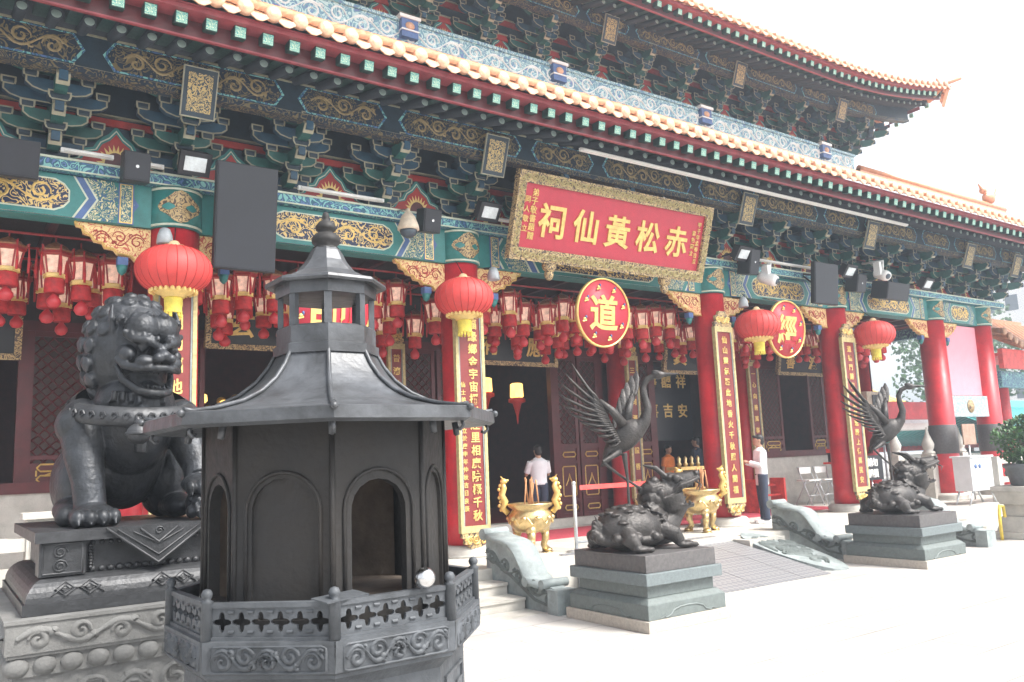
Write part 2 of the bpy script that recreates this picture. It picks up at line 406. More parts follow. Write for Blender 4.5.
# --- painted beams
def strip(mb, pts, y, mi, t=.004): mb.prism(pts, y-t, y+.001, 'y', mi)
def rrect(cx, cz, w, h, ch):      # notched cartouche outline
    a, b_ = w/2, h/2
    return [(cx-a, cz-b_*.35), (cx-a+ch*.6, cz-b_*.75), (cx-a+ch*1.6, cz-b_), (cx+a-ch*1.6, cz-b_), (cx+a-ch*.6, cz-b_*.75), (cx+a, cz-b_*.35),
            (cx+a, cz+b_*.35), (cx+a-ch*.6, cz+b_*.75), (cx+a-ch*1.6, cz+b_), (cx-a+ch*1.6, cz+b_), (cx-a+ch*.6, cz+b_*.75), (cx-a, cz+b_*.35)]
BM = ['teal', 'pale', 'navy', 'gold', 'floral', 'blue', 'dragonfil', 'cloudfil']
def beam(x0, x1, y0, y1, z0, z1, name='beam', seed=1):
    mb = MB(); mb.box(x0, x1, y0, y1, z0, z1, 0)
    y = y0; h = z1-z0; cz = (z0+z1)/2; xm = (x0+x1)/2; W = x1-x0
    def hexa(hw, hh, t): return [(xm-hw, cz), (xm-hw+t, cz-hh), (xm+hw-t, cz-hh), (xm+hw, cz), (xm+hw-t, cz+hh), (xm-hw+t, cz+hh)]
    hh = h/2-.012
    # floral zone, chevrons and end boxes
    strip(mb, hexa(W*.46, hh, .16), y-.002, 5); strip(mb, hexa(W*.445, hh, .16), y-.006, 1); strip(mb, hexa(W*.437, hh, .16), y-.010, 0)
    strip(mb, hexa(W*.42, hh, .16), y-.014, 4)
    strip(mb, hexa(W*.335, hh, .15), y-.018, 1); strip(mb, hexa(W*.328, hh, .15), y-.022, 5); strip(mb, hexa(W*.305, hh, .15), y-.026, 1); strip(mb, hexa(W*.298, hh, .15), y-.030, 0)
    strip(mb, rrect(xm, cz, W*.50, h*.74, .10), y-.034, 1); strip(mb, rrect(xm, cz, W*.50-.035, h*.74-.035, .10), y-.038, 6)
    for s_ in (-1, 1):
        xe = xm+s_*(W/2-.30)
        if W > 3:
            mb.box(xe-.09, xe+.09, y-.02, y, z0+.01, z1-.01, 5); mb.box(xe-.075, xe+.075, y-.024, y, z0+.02, z1-.02, 3); mb.box(xe-.06, xe+.06, y-.028, y, z0+.035, z1-.035, 4)
    # gilt dragon lines on the middle panel
    def fr(u, v, d): return (xm+u, y-.043-d, cz+v)
    for ln in scrolls(W*.44, h*.52, seed, max(3, int(W*1.3))): mb.ridge(ln, .016, .012, fr, 3)
    return mb.build(name, BM, hall)
for i in range(len(CX)-1):
    beam(CX[i]+.31, CX[i+1]-.31, 10.87, 11.15, BZ0, BZ1, 'beam', i+3)
# board over the beam
mb = MB(); mb.box(-3, 24.3, 10.74, 11.25, 5.446, 5.60, 0)
mb.box(-3, 24.3, 10.72, 10.739, 5.58, 5.605, 1); mb.box(-3, 24.3, 10.72, 10.739, 5.446, 5.462, 1)
mb.build('beam_board', ['cloudfil', 'pale'], hall)
# back board behind the brackets, with the red strip and purlin painting
mb = MB(); mb.box(-3, 24.0, 11.02, 11.12, 5.60, 6.95, 0)
for z in (6.20,): mb.box(-3, 24.0, 10.98, 11.02, z, z+.09, 1); mb.box(-3, 24.0, 10.95, 11.02, z+.12, z+.135, 2)
mb.build('bracket_backing', ['navy', 'padred', 'palewarm'], hall)

# --- bracket sets
def arm(mb, half, zb, y, t=.085, h=.155, mi=0, T=None):
    c = .12
    pts = [(-half, zb+h), (-half, zb+h*.55), (-half+c*.45, zb+.03), (-half+c*1.2, zb), (half-c*1.2, zb), (half-c*.45, zb+.03), (half, zb+h*.55), (half, zb+h)]
    mb.prism(pts, y-t/2, y+t/2, 'y', mi, T=T)
    # painted outline along the lower edge
    out = [(p[0], p[1]) for p in pts[:]]
    for a, b_ in zip(pts[:-1], pts[1:]):
        d = Vector((b_[0]-a[0], b_[1]-a[1])); n = Vector((-d.y, d.x)).normalized()*.015 if d.length else Vector((0, 0))
        q = [a, b_, (b_[0]+n.x, b_[1]+n.y), (a[0]+n.x, a[1]+n.y)]
        mb.prism(q, y-t/2-.006, y-t/2+.002, 'y', 2, T=T)
def dou(mb, x, y, z, s=.15, h=.11, mi=1, T=None):
    for (a, b_, za, zb_) in ((s*.34, s*.5, z, z+h*.42), (s*.5, s*.5, z+h*.42, z+h)):
        vs = [Vector(v) for v in ((x-a,y-a,za),(x+a,y-a,za),(x-a,y+a,za),(x+a,y+a,za),(x-b_,y-b_,zb_),(x+b_,y-b_,zb_),(x-b_,y+b_,zb_),(x+b_,y+b_,zb_))]
        mb.add(vs, [(0,2,3,1),(4,5,7,6),(0,1,5,4),(2,6,7,3),(0,4,6,2),(1,3,7,5)], mi)
    yy = y-s/2-.004
    mb.box(x-s/2, x+s/2, yy-.004, yy+.002, z+h-.016, z+h, 2)
    for sg in (-1, 1):
        mb.prism([(x+sg*s*.5, z+h), (x+sg*(s*.5-.016), z+h), (x+sg*(s*.5-.016), z+h*.42), (x+sg*s*.34, z), (x+sg*(s*.34+.016), z), (x+sg*s*.5, z+h*.42)], yy-.004, yy+.002, 'y', 2)
    mb.box(x-s*.34, x+s*.34, y-s*.36-.008, y-s*.36, z, z+.014, 2)
def bracket_mesh(big=False, tiers=3):
    mb = MB()
    dou(mb, 0, 0, 0, .30, .17)
    for k in range(tiers):
        y = -.06-.30*k; z = .14+.25*k
        arm(mb, .27, z, y, mi=0 if k % 2 else 3)
        for s_ in (-1, 1): dou(mb, s_*.23, y, z+.15, .125, .09)
        arm(mb, .43, z+.24, y, mi=3 if k % 2 else 0)
        for s_ in (-1, 1): dou(mb, s_*.385, y, z+.39, .125, .09)
        # forward arm with a drooping nose
        yo = y-.34
        mb.prism([(.1, z+.02), (.1, z+.17), (yo, z+.17), (yo-.06, z+.10), (yo+.02, z+.01), (yo+.14, z-.02)], -.05, .05, 'x', 0)
        mb.prism([(yo-.006, z+.175), (yo-.066, z+.10), (yo+.014, z+.0), (yo+.03, z+.02), (yo-.04, z+.10), (yo+.01, z+.165)], -.055, .055, 'x', 2)
        mb.box(-.036, .036, yo-.072, yo-.02, z+.035, z+.145, 3)
        dou(mb, 0, y-.30, z+.17, .19 if k < tiers-1 else .17, .10)
    yt = -.06-.30*(tiers-1)-.30; zt = .14+.25*(tiers-1)+.27
    mb.box(-.05, .05, yt-.03, .1, zt, zt+.14, 3)
    return mb
br0 = bracket_mesh()
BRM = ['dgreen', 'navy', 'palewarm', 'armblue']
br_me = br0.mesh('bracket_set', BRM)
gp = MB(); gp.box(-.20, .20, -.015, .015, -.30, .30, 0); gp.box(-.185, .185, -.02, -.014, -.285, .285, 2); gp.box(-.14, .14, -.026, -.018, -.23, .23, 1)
gp_me = gp.mesh('bracket_panel', ['palewarm', 'shadegoldfil', 'navy'])
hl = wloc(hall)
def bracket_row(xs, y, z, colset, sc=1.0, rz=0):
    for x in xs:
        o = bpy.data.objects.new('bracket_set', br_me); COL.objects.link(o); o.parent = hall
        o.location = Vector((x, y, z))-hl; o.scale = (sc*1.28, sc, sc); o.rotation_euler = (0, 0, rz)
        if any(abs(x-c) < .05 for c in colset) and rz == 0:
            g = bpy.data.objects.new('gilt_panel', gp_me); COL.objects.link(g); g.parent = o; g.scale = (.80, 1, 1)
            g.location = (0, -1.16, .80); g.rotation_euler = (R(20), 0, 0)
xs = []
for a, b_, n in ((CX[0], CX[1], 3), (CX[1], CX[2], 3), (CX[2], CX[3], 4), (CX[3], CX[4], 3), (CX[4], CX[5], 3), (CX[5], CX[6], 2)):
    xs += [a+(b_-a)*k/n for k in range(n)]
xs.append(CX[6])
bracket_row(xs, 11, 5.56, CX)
# flame pads between the sets
def pad(x, y, z, s=1.0):
    mb = MB()
    def og(k, dz=0): return [(x+s*k*a, z+s*(k*b_+dz)) for a, b_ in ((-.60, 0), (.60, 0), (.60, .05), (.48, .08), (.40, .20), (.26, .24), (.20, .36), (.09, .44), (0, .56), (-.09, .44), (-.20, .36), (-.26, .24), (-.40, .20), (-.48, .08), (-.60, .05))]
    z += .05; strip(mb, og(1.0), y, 0); strip(mb, og(.90), y-.004, 1); strip(mb, og(.86), y-.008, 2); strip(mb, og(.80, -.0), y-.012, 3)
    st = []
    for k in range(25):
        t = PI*k/24; rr = (.25 if k % 2 else .17)
        st.append((x+s*rr*math.cos(t)*.9, z+s*(.02+rr*1.15*math.sin(t))))
    strip(mb, st, y-.016, 4)
    strip(mb, [(x+s*.13*math.cos(PI*k/10), z+s*(.03+.17*math.sin(PI*k/10))) for k in range(11)], y-.02, 5)
    return mb.build('flame_pad', ['teal', 'pale', 'teal', 'padred', 'goldpaint', 'maroon'], hall)
for a, b_ in zip(xs[:-1], xs[1:]): pad((a+b_)/2, 11.015, 5.61, 1.0)

# --- eave: purlin, rafters, tiles
def liftf(X, x_end, span=4.0, amt=.6):
    t = max(0, (X-(x_end-span))/span); return amt*t*t
def eave(x0, x1, yP, zP, zR, amt, x_end, name, tops, span=4.0):
    """yP/zP: purlin front and its bottom; zR: height of rafter ends"""
    mb = MB(); n = max(1, int((x1-x0)/1.0))
    for i in range(n):
        a = x0+(x1-x0)*i/n; b_ = x0+(x1-x0)*(i+1)/n
        la, lb = liftf(a, x_end, span, amt*.7), liftf(b_, x_end, span, amt*.7)
        for (ya, yb, za, zb_, mi) in ((yP, yP+.16, zP, zP+.42, 0), (yP-.03, yP+.16, zP-.07, zP-.001, 1), (yP-.02, yP, zP-.012, zP+.008, 2), (yP-.02, yP, zP+.40, zP+.42, 2)):
            mb.add([(a,ya,za+la),(b_,ya,za+lb),(a,yb,za+la),(b_,yb,za+lb),(a,ya,zb_+la),(b_,ya,zb_+lb),(a,yb,zb_+la),(b_,yb,zb_+lb)],
                   [(0,2,3,1),(4,5,7,6),(0,1,5,4),(2,6,7,3),(0,4,6,2),(1,3,7,5)], mi)
    # painted cartouches of the purlin, alternating long dragon and short flower panels
    x = x0+.3; k = 0
    while x < x1-2.2:
        wl = 1.9 if k % 2 == 0 else 1.05
        l0 = liftf(x+wl/2, x_end, span, amt*.7)
        mb.prism([(x-.12, zP+.21+l0), (x, zP+.03+l0), (x+wl, zP+.03+l0), (x+wl+.12, zP+.21+l0), (x+wl, zP+.39+l0), (x, zP+.39+l0)], yP-.008, yP, 'y', 3)
        mb.prism([(x-.08, zP+.21+l0), (x+.02, zP+.05+l0), (x+wl-.02, zP+.05+l0), (x+wl+.08, zP+.21+l0), (x+wl-.02, zP+.37+l0), (x+.02, zP+.37+l0)], yP-.012, yP-.002, 'y', 1)
        def fr(u, v, d, X=x+wl/2): return (X+u, yP-.013-d, zP+.21+l0+v)
        for ln in scrolls(wl*.9, .26, k+40, int(wl*3.2)): mb.ridge(ln, .017, .012, fr, 4)
        x += wl+.42; k += 1
    mb.build('eave_purlin', ['navy', 'purlin', 'palewarm', 'cloudfil', 'shadegold'], hall)
    # soffit boards above rafters
    yo = yP-1.22
    mb = MB(); n = max(1, int((x1-x0)/1.0))
    yw = yP+1.35
    for i in range(n):
        a = x0+(x1-x0)*i/n; b_ = x0+(x1-x0)*(i+1)/n
        la, lb = liftf(a, x_end, span, amt), liftf(b_, x_end, span, amt)
        prof = [(yw, zR+.72), (yP-.1, zR+.33), (yo+.02, zR+.10), (yo+.02, zR+.13), (yP-.1, zR+.37), (yw, zR+.78)]
        vs = [(a, p[0], p[1]+la) for p in prof]+[(b_, p[0], p[1]+lb) for p in prof]
        mb.add(vs, [(j, (j+1) % 6, 6+(j+1) % 6, 6+j) for j in range(6)], 0)
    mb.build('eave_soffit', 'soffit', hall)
    # fascia boards
    mb = MB()
    for i in range(n):
        a = x0+(x1-x0)*i/n; b_ = x0+(x1-x0)*(i+1)/n
        la, lb = liftf(a, x_end, span, amt), liftf(b_, x_end, span, amt)
        for (ya, yb, za, zb_, mi) in ((yo-.03, yo+.24, zR+.085, zR+.135, 0), (yo-.045, yo+.02, zR+.135, zR+.155, 1), (yo+.20, yo+.23, zR-.10, zR+.084, 2), (yo+.19, yo+.24, zR-.118, zR-.10, 0)):
            mb.add([(a,ya,za+la),(b_,ya,za+lb),(a,yb,za+la),(b_,yb,za+lb),(a,ya,zb_+la),(b_,ya,zb_+lb),(a,yb,zb_+la),(b_,yb,zb_+lb)],
                   [(0,2,3,1),(4,5,7,6),(0,1,5,4),(2,6,7,3),(0,4,6,2),(1,3,7,5)], mi)
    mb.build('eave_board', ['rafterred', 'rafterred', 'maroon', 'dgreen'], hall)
    # rafters
    sq = MB(); sq.box(-.066, .066, 0, 1.05, -.066, .066, 0); sq.box(-.058, .058, -.006, .0, -.058, .058, 1); sme = sq.mesh('square_rafter', ['rafter', 'rafterend'])
    rd = MB(); rd.tube([(0, 0, 0), (0, 1.5, .45)], .062, 10, 0); rd.ell((0, -.002, 0), (.05, .012, .05), 1); rme = rd.mesh('round_rafter', ['soffit', 'palegrey'])
    st = .315; n = int((min(x1, 27.0)-x0)/st)
    for i in range(n):
        x = x0+st*(i+.5); l0 = liftf(x, x_end, span, amt)
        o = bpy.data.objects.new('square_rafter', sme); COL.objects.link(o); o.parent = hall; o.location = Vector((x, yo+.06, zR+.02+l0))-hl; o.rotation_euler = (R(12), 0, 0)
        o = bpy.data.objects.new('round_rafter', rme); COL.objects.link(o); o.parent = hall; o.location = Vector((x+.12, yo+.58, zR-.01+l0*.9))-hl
    # tiles: pan and cover rows running up the slope
    mb = MB(); ts = .315; n = int((x1-x0)/ts); yT, zT = yo-.13, zR+.21; YB0, ZB0 = tops; hx = x1-(YB0-yT)
    yB, zB = tops
    slope = (zB-zT)/(yB-yT)
    for i in range(n):
        x = x0+ts*(i+.5); l0 = liftf(x, x_end, span, amt)
        yB = YB0-max(0, x-hx); zB = zT+slope*(yB-yT)+.02
        if yB-yT < .25: yB = yT+.25
        nseg = max(2, int((yB-yT)/.34))
        # cover tiles
        for j in range(nseg):
            ya = yT+(yB-yT)*j/nseg; yb = yT+(yB-yT)*(j+1)/nseg; f0 = 1-j/nseg; f1 = 1-(j+1)/nseg
            za = zT+slope*(ya-yT)+l0*f0; zb_ = zT+slope*(yb-yT)+l0*f1
            vs = []
            for (yy, zz, r) in ((ya, za+.012, .085), (yb, zb_, .072)):
                for k in range(6):
                    t = PI*k/5; vs.append((x+r*math.cos(t), yy, zz+r*1.0*math.sin(t)+.02))
            mb.add(vs, [(k, k+1, 7+k, 6+k) for k in range(5)]+[(0, 1, 2, 3, 4, 5)], 0, True)
        # round end cap
        mb.lathe([(.0, -.022), (.05, -.024), (.06, -.014), (.09, -.016), (.094, 0), (.094, .04)], (0, 0, 0), 12, 1, T=Matrix.Translation((x, yT-.0, zT+.03+l0)) @ Matrix.Rotation(R(-90), 4, 'X'))
        # drip tile (hanging lip) between covers
        xx = x+ts/2
        lip = [(xx-.12, zT+.02+l0), (xx-.10, zT-.05+l0), (xx-.03, zT-.095+l0), (xx+.03, zT-.095+l0), (xx+.10, zT-.05+l0), (xx+.12, zT+.02+l0), (xx+.06, zT-.012+l0), (xx-.06, zT-.012+l0)]
        mb.prism(lip, yT-.012, yT+.008, 'y', 1)
        vs = [(xx-.09, yT+.01, zT+.015+l0), (xx, yT+.01, zT-.02+l0), (xx+.09, yT+.01, zT+.015+l0), (xx-.09, yB, zB+.0), (xx, yB, zB-.03), (xx+.09, yB, zB)]
        mb.add(vs, [(0, 1, 4, 3), (1, 2, 5, 4)], 0, True)
    mb.build(name, ['tile', 'tilecap'], hall)
M['palegrey'] = mat('rafter_tip', (.20, .26, .24), .5)
eave(-2.6, 36.0, 9.95, 6.42, 6.68, 0.0, 36.0, 'lower_roof', (13.4, 9.85))
# ceramic band on top of the lower roof
VY, VZ, VX = 13.8, 10.38, 22.1      # upper wall plane, bracket foot, right end
mb = MB(); mb.box(-3, VX, VY-.38, VY-.1, 9.84, 10.36, 0); mb.box(-3, VX+.05, VY-.42, VY-.1, 10.36, 10.43, 1); mb.box(-3, VX+.05, VY-.41, VY-.1, 9.82, 9.90, 1)
def fr(u, v, d): return (9.5+u, VY-.38-d, 10.12+v)
for ln in scrolls(25, .40, 5, 50): mb.ridge(ln, .022, .03, fr, 2)
band = mb.build('ceramic_band', ['bandfil', 'bandfil', 'white'], hall)
for x in (3.9, 7.2, 10.9, 15.6, 20.6):
    q = MB(); q.box(x-.18, x+.18, VY-.50, VY-.36, 10.02, 10.40, 0); q.box(x-.23, x+.23, VY-.53, VY-.36, 10.40, 10.47, 1); q.box(x-.19, x+.19, VY-.52, VY-.36, 10.15, 10.18, 1); q.ell((x, VY-.5, 10.26), (.10, .04, .08), 2)
    q.build('band_ornament', ['blue', 'white', 'tilecap'], band)
# --- upper storey
mb = MB(); mb.box(-3, VX, VY+.02, VY+.2, 9.8, 11.9, 0); mb.box(VX-.2, VX, VY+.2, 20, 9.6, 11.9, 0)
for z in (.49, .86): mb.box(-3, VX, VY-.02, VY+.02, VZ+z, VZ+z+.12, 1); mb.box(-3, VX, VY-.04, VY+.02, VZ+z+.12, VZ+z+.15, 2)
mb.build('upper_backing', ['navy', 'padred', 'palewarm'], hall)
ux = [-1.1+1.44*k for k in range(0, 17)]
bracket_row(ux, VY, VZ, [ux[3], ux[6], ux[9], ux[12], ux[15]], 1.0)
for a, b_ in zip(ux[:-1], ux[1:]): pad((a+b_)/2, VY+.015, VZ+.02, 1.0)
for y in (14.6, 16.0, 17.4): bracket_row([VX], y, VZ, [], 1.0, R(90))
for x, y, z in ((VX, VY+.05, VZ), (23.75, 11.0, 5.56)):
    o = bpy.data.objects.new('corner_bracket_set', br_me); COL.objects.link(o); o.parent = hall; o.location = Vector((x, y, z))-hl; o.rotation_euler = (0, 0, R(45)); o.scale = (1, 1.35, 1)
eave(-2.6, 24.2, 12.76, 11.24, 11.40, .72, 24.3, 'upper_roof', (17.5, 14.6), 6.0)
# right-hand slope of the upper roof and its hip
mb = MB()
for i in range(16):
    y = 11.7+.5*i; l0 = .72*max(0, 1-(y-11.7)/5.0)**2
    t = min(4.0, y-11.6); mb.tube([(24.4, y, 11.68+l0), (24.4-t, y, 11.68+.46*t+l0*.3)], .085, 6, 0)
    mb.box(24.28, 24.36, y-.06, y+.06, 11.34+l0, 11.46+l0, 2)
    mb.add([(24.35, y-.26, 11.5+l0), (24.35, y+.26, 11.5+l0), (24.35, y+.26, 11.62+l0), (24.35, y-.26, 11.62+l0)], [(0, 1, 2, 3)], 1)
mb.add([(24.3, 11.6, 12.2), (24.3, 19, 11.55), (20.0, 19, 13.4), (20.0, 16, 13.4)], [(0, 1, 2, 3)], 0)
mb.add([(24.3, 11.6, 12.15), (24.3, 19, 11.50), (22.1, 19, 11.9), (22.1, 13.9, 11.9)], [(0, 1, 2, 3)], 3)
mb.build('upper_roof_side', ['tile', 'rafterred', 'rafterend', 'soffit'], hall)
mb = MB(); mb.tube([(24.6, 11.25, 12.55), (24.2, 11.65, 12.42), (23.2, 12.7, 12.5), (20.0, 16.5, 14.6)], [.05, .09, .11, .13], 8)
for k in range(4): mb.ell((24.2-.35*k, 11.75+.38*k, 12.56-.01*k), (.05, .05, .11), 0)
mb.build('hip_ridge', 'tile', hall)
# hip of the lower roof at its right end, with a small ridge ornament
mb = MB(); mb.box(22.2, 31.2, 13.3, 13.5, 9.7, 10.0); mb.tube([(22.2, 13.35, 10.02), (31.2, 13.35, 10.02)], .09, 8)
mb.ell((30.1, 13.35, 10.28), (.34, .18, .20)); mb.ell((29.75, 13.35, 10.5), (.16, .12, .12)); mb.tube([(29.7, 13.35, 10.5), (29.45, 13.35, 10.72)], [.07, .02], 7); mb.tube([(30.35, 13.35, 10.35), (30.6, 13.35, 10.5), (30.75, 13.35, 10.75)], [.08, .05, .02], 7)
mb.build('roof_ridge', 'tile', hall)
mb = MB(); mb.box(23.9, 24.1, 11, 19, 5.5, 8.0, 0); mb.build('side_wall_top', 'navy', hall)
mb = MB(); mb.add([(-2.6, 8.7, 6.90), (36, 8.7, 6.90), (31.3, 13.4, 9.62), (-2.6, 13.4, 9.62)], [(0, 1, 2, 3)], 0); mb.build('roof_underside', 'soffit', hall)
mb = MB(); mb.box(23.5, 23.78, 11.3, 18, 4.9, 5.44, 0); mb.build('side_beam', 'cloudfil', hall)

# --- porch ceiling, inner wall, doors
mb = MB(); mb.box(-3, 24, 11.25, 14, 5.25, 5.32, 0)
for i in range(28): mb.box(-2.7+i*.95, -2.6+i*.95, 11.26, 13.9, 5.12, 5.249, 1)
mb.build('porch_ceiling', ['darkwood', 'maroon'], hall)
WY = 14.0
mb = MB()
# stone dado in the side bays
for x0, x1 in ((-3, 2.19), (16.0, 20.4)):
    mb = MB(); mb.box(x0, x1, WY-.12, WY+.1, TZ, 1.62, 0); mb.box(x0, x1, WY-.15, WY+.1, TZ, TZ+.14, 0); mb.box(x0, x1, WY-.13, WY-.11, 1.18, 1.2, 0)
    mb.build('stone_dado', 'stone', hall)
mb = MB(); mb.box(2.75, 16.0, WY-.22, WY+.12, TZ, TZ+.16, 0); mb.build('door_sill', 'stone', hall)
mb = MB()
mb.box(-3, 20.4, WY, WY+.1, 4.15, 5.25, 0)                        # transom board
for x0, x1 in ((-3, 2.19), (16.0, 20.4)): mb.box(x0, x1, WY-.16, WY+.12, 1.62, 1.78, 1)
for x in (-.2, 1.0, 1.95, 3.05, 3.25, 5.3, 6.4, 7.15, 8.72, 10.78, 12.1, 13.1, 13.72, 16.0, 16.6, 17.45, 20.35): mb.box(x-.06, x+.06, WY-.06, WY+.08, TZ+.16, 4.15, 1)
mb.box(-3, 20.4, WY-.07, WY+.1, 4.0, 4.15, 1)
mb.build('door_frame', ['darkwood', 'maroon'], hall)
# side wall of the hall behind the right bay (closes the interior)
mb = MB(); mb.box(20.3, 20.42, WY, 22, TZ, 5.3, 0); mb.box(-3, 20.4, 21, 21.1, TZ, 5.3, 0); mb.box(-3.1, -3, 14, 21, TZ, 5.3, 0); mb.box(-3, 20.4, 14, 21, 5.3, 5.4, 0)
mb.build('inner_walls', 'maroon', hall)
def leaf_door(x0, x1, z0, z1, name='door_leaf', y=WY-.03, lat=.45, rot=0):
    mb = MB(); W = x1-x0
    mb.box(x0, x1, y, y+.06, z0, z1, 0)
    zl = z0+(z1-z0)*lat
    # frame rails
    for a, b_, c, d in ((x0, x0+.08, z0, z1), (x1-.08, x1, z0, z1), (x0+.081, x1-.081, z0, z0+.08), (x0+.081, x1-.081, z1-.08, z1), (x0+.081, x1-.081, zl-.10, zl), (x0+.081, x1-.081, zl-.42, zl-.36), (x0+.081, x1-.081, z0+.32, z0+.38)):
        mb.box(a, b_, y-.03, y-.001, c, d, 1)
    mb.box(x0+.08, x1-.08, y-.004, y, zl, z1-.08, 2)
    # diagonal lattice
    st = .16; w_ = W-.16; h_ = z1-.08-zl; k = -int(h_/st)-1
    while k*st < w_:
        for sg in (1, -1):
            a = k*st
            p0 = [a, 0]; p1 = [a+h_, h_]
            if p0[0] < 0: p0 = [0, -a]
            if p1[0] > w_: p1 = [w_, w_-a]
            if p1[0] > p0[0]:
                q0, q1 = (p0, p1) if sg == 1 else ([w_-p0[0], p0[1]], [w_-p1[0], p1[1]])
                mb.tube([(x0+.08+q0[0], y-.012, zl+q0[1]), (x0+.08+q1[0], y-.012, zl+q1[1])], .012, 4, 1)
        k += 1
    d = mb.build(name, ['maroon', 'maroon', 'darkwood'], hall)
    g = MB(); xm = (x0+x1)/2; a = W*.30
    def loop(cx, cz, hw, hh): return [(cx-hw, cz), (cx-hw*.8, cz+hh), (cx+hw*.8, cz+hh), (cx+hw, cz), (cx+hw*.8, cz-hh), (cx-hw*.8, cz-hh), (cx-hw, cz)]
    for cz, hh in ((zl-.23, .05), (z0+.20, .05)): g.tube([(p[0], y-.035, p[1]) for p in loop(xm, cz, a, hh)], .014, 5)
    zc = (zl-.42+z0+.38)/2; hh = max(.1, (zl-.42-z0-.38)/2-.06)
    g.tube([(xm+sx*a, y-.006, zc+sz*hh) for sx, sz in ((-1, -.9), (-.9, -1), (.9, -1), (1, -.9), (1, .9), (.9, 1), (-.9, 1), (-1, .9), (-1, -.9))], .013, 5)
    g.tube([(xm-.6*a, y-.006, zc-.3*hh), (xm-.2*a, y-.006, zc+.1*hh), (xm, y-.006, zc+.5*hh), (xm+.2*a, y-.006, zc+.1*hh), (xm+.6*a, y-.006, zc-.3*hh)], .013, 5)
    g.build('gilt_moulding', 'gold', d)
    return d
Z0, Z1 = TZ+.16, 4.0
for x0, x1 in ((3.31, 3.58), (5.36, 6.34), (7.2, 7.9), (7.95, 8.66), (10.84, 11.42), (11.46, 12.04), (13.16, 13.66), (16.06, 16.54)): leaf_door(x0, x1, Z0, Z1)
for x0, x1 in ((-3, -.26), (1.06, 1.89), (16.66, 17.4), (17.5, 18.4), (19.6, 20.3)): leaf_door(x0, x1, 1.78, Z1, 'window_shutter', lat=.12)
# darkness beyond: floor and a few gilded fittings
mb = MB(); mb.box(-3, 20.3, WY+.12, 21, TZ, TZ+.02, 0); mb.build('inner_floor', 'redcarpet', hall)
# carved gilt brackets under the beams beside each column
def spandrel(x, sg):
    mb = MB(); P = [(0, 0), (.86, 0), (.84, -.05), (.78, -.06), (.76, -.13), (.68, -.15), (.64, -.22), (.55, -.23), (.52, -.29), (.42, -.30), (.38, -.35), (.22, -.37), (.18, -.42), (0, -.43)]
    pts = [(x+sg*(.30+p[0]), BZ0-.005+p[1]) for p in P]
    mb.prism(pts, 10.93, 11.03, 'y', 0)
    for i, a in enumerate(pts[1:-1]):
        b_ = pts[i+2]; mb.tube([(a[0], 10.925, a[1]), (b_[0], 10.925, b_[1])], .014, 4, 1, cap=False)
    def fr(u, v, d): return (x+sg*(.66+u), 10.928-d, BZ0-.17+v)
    for ln in scrolls(.6, .24, int(x*7)+3, 3): mb.ridge(ln, .009, .012, fr, 2)
    o = mb.build('carved_spandrel', ['creamfil', 'gold', 'padred'], hall)
    q = MB(); q.box(x+sg*.62-.06, x+sg*.62+.06, 10.90, 11.02, BZ0-.50, BZ0-.40, 0); q.lathe([(.01, -.62), (.05, -.58), (.07, -.50)], (x+sg*.62, 10.96, BZ0), 10, 1)
    q.build('bracket_boss', ['blue', 'teal'], o)
for i, x in enumerate(CX[:-1]):
    if i: spandrel(x, -1)
    spandrel(x, 1)
M['amber'] = mat('amber_glass', (.9, .48, .12), .4, emit=1.4)
# ================================================================ SIGNS AND HANGING THINGS
# --- great name board, leaning forward
pb = empty('name_board', (9.32, 10.05, 5.58), 'long red name board with five large gold characters in a carved gilt frame', 'signboard', rz=0)
TB = Matrix.Translation(pb.location) @ Matrix.Rotation(R(18), 4, 'X')
W, H = 4.15, 1.22
mb = MB()
def bx(mb, x0, x1, y0, y1, z0, z1, mi=0, T=TB): mb.box(x0, x1, y0, y1, z0, z1, mi, T)
bx(mb, -W/2+.02, W/2-.02, 0, .06, -H/2+.02, H/2-.02); mb.build('panel', 'plaquered', pb)
mb = MB(); fwid = .12
mb.prism([(-W/2-.09, H/2+.08), (W/2+.09, H/2+.08), (W/2, H/2-fwid+.02), (-W/2, H/2-fwid+.02)], -.05, .08, 'y', 0, T=TB)
mb.prism([(-W/2-.09, -H/2-.08), (-W/2, -H/2+fwid), (W/2, -H/2+fwid), (W/2+.09, -H/2-.08)], -.052, .078, 'y', 0, T=TB)
for s_ in (-1, 1): mb.prism([(s_*(W/2+.09), -H/2-.08), (s_*(W/2+.09), H/2+.08), (s_*(W/2-.06), H/2), (s_*(W/2-.06), -H/2)], -.054, .076, 'y', 0, T=TB)
def fr(u, v, d): return TB @ Vector((u, -.054-d, v))
for s_ in (-1, 1):
    for ln in scrolls(W, .13, 8+s_, 30): mb.ridge([(p[0], p[1]+s_*(H/2-.01)) for p in ln], .012, .025, fr, 1)
    for ln in scrolls(H, .11, 18+s_, 9): mb.ridge([(p[1]+s_*(W/2+.01), p[0]) for p in ln], .012, .025, fr, 1)
mb.build('carved_frame', ['goldfil', 'bordergold'], pb)
mb = MB()
for i, ch in enumerate('祠仙黃松赤'):
    write(mb, ch, .56, (-1.42+.70*i, -.012, -.02), TB, depth=.012, bold=.022)
for i, ch in enumerate('甲子年孟春吉旦'): write(mb, ch, .095, (1.90, -.012, .34-.11*i), TB, depth=.006, bold=.012)
for i, ch in enumerate('嗇色園立'): write(mb, ch, .095, (1.79, -.012, .18-.12*i), TB, depth=.006, bold=.012)
for i, ch in enumerate('弟子敬書題贈'): write(mb, ch, .13, (-1.80, -.012, .38-.135*i), TB, depth=.006, bold=.012)
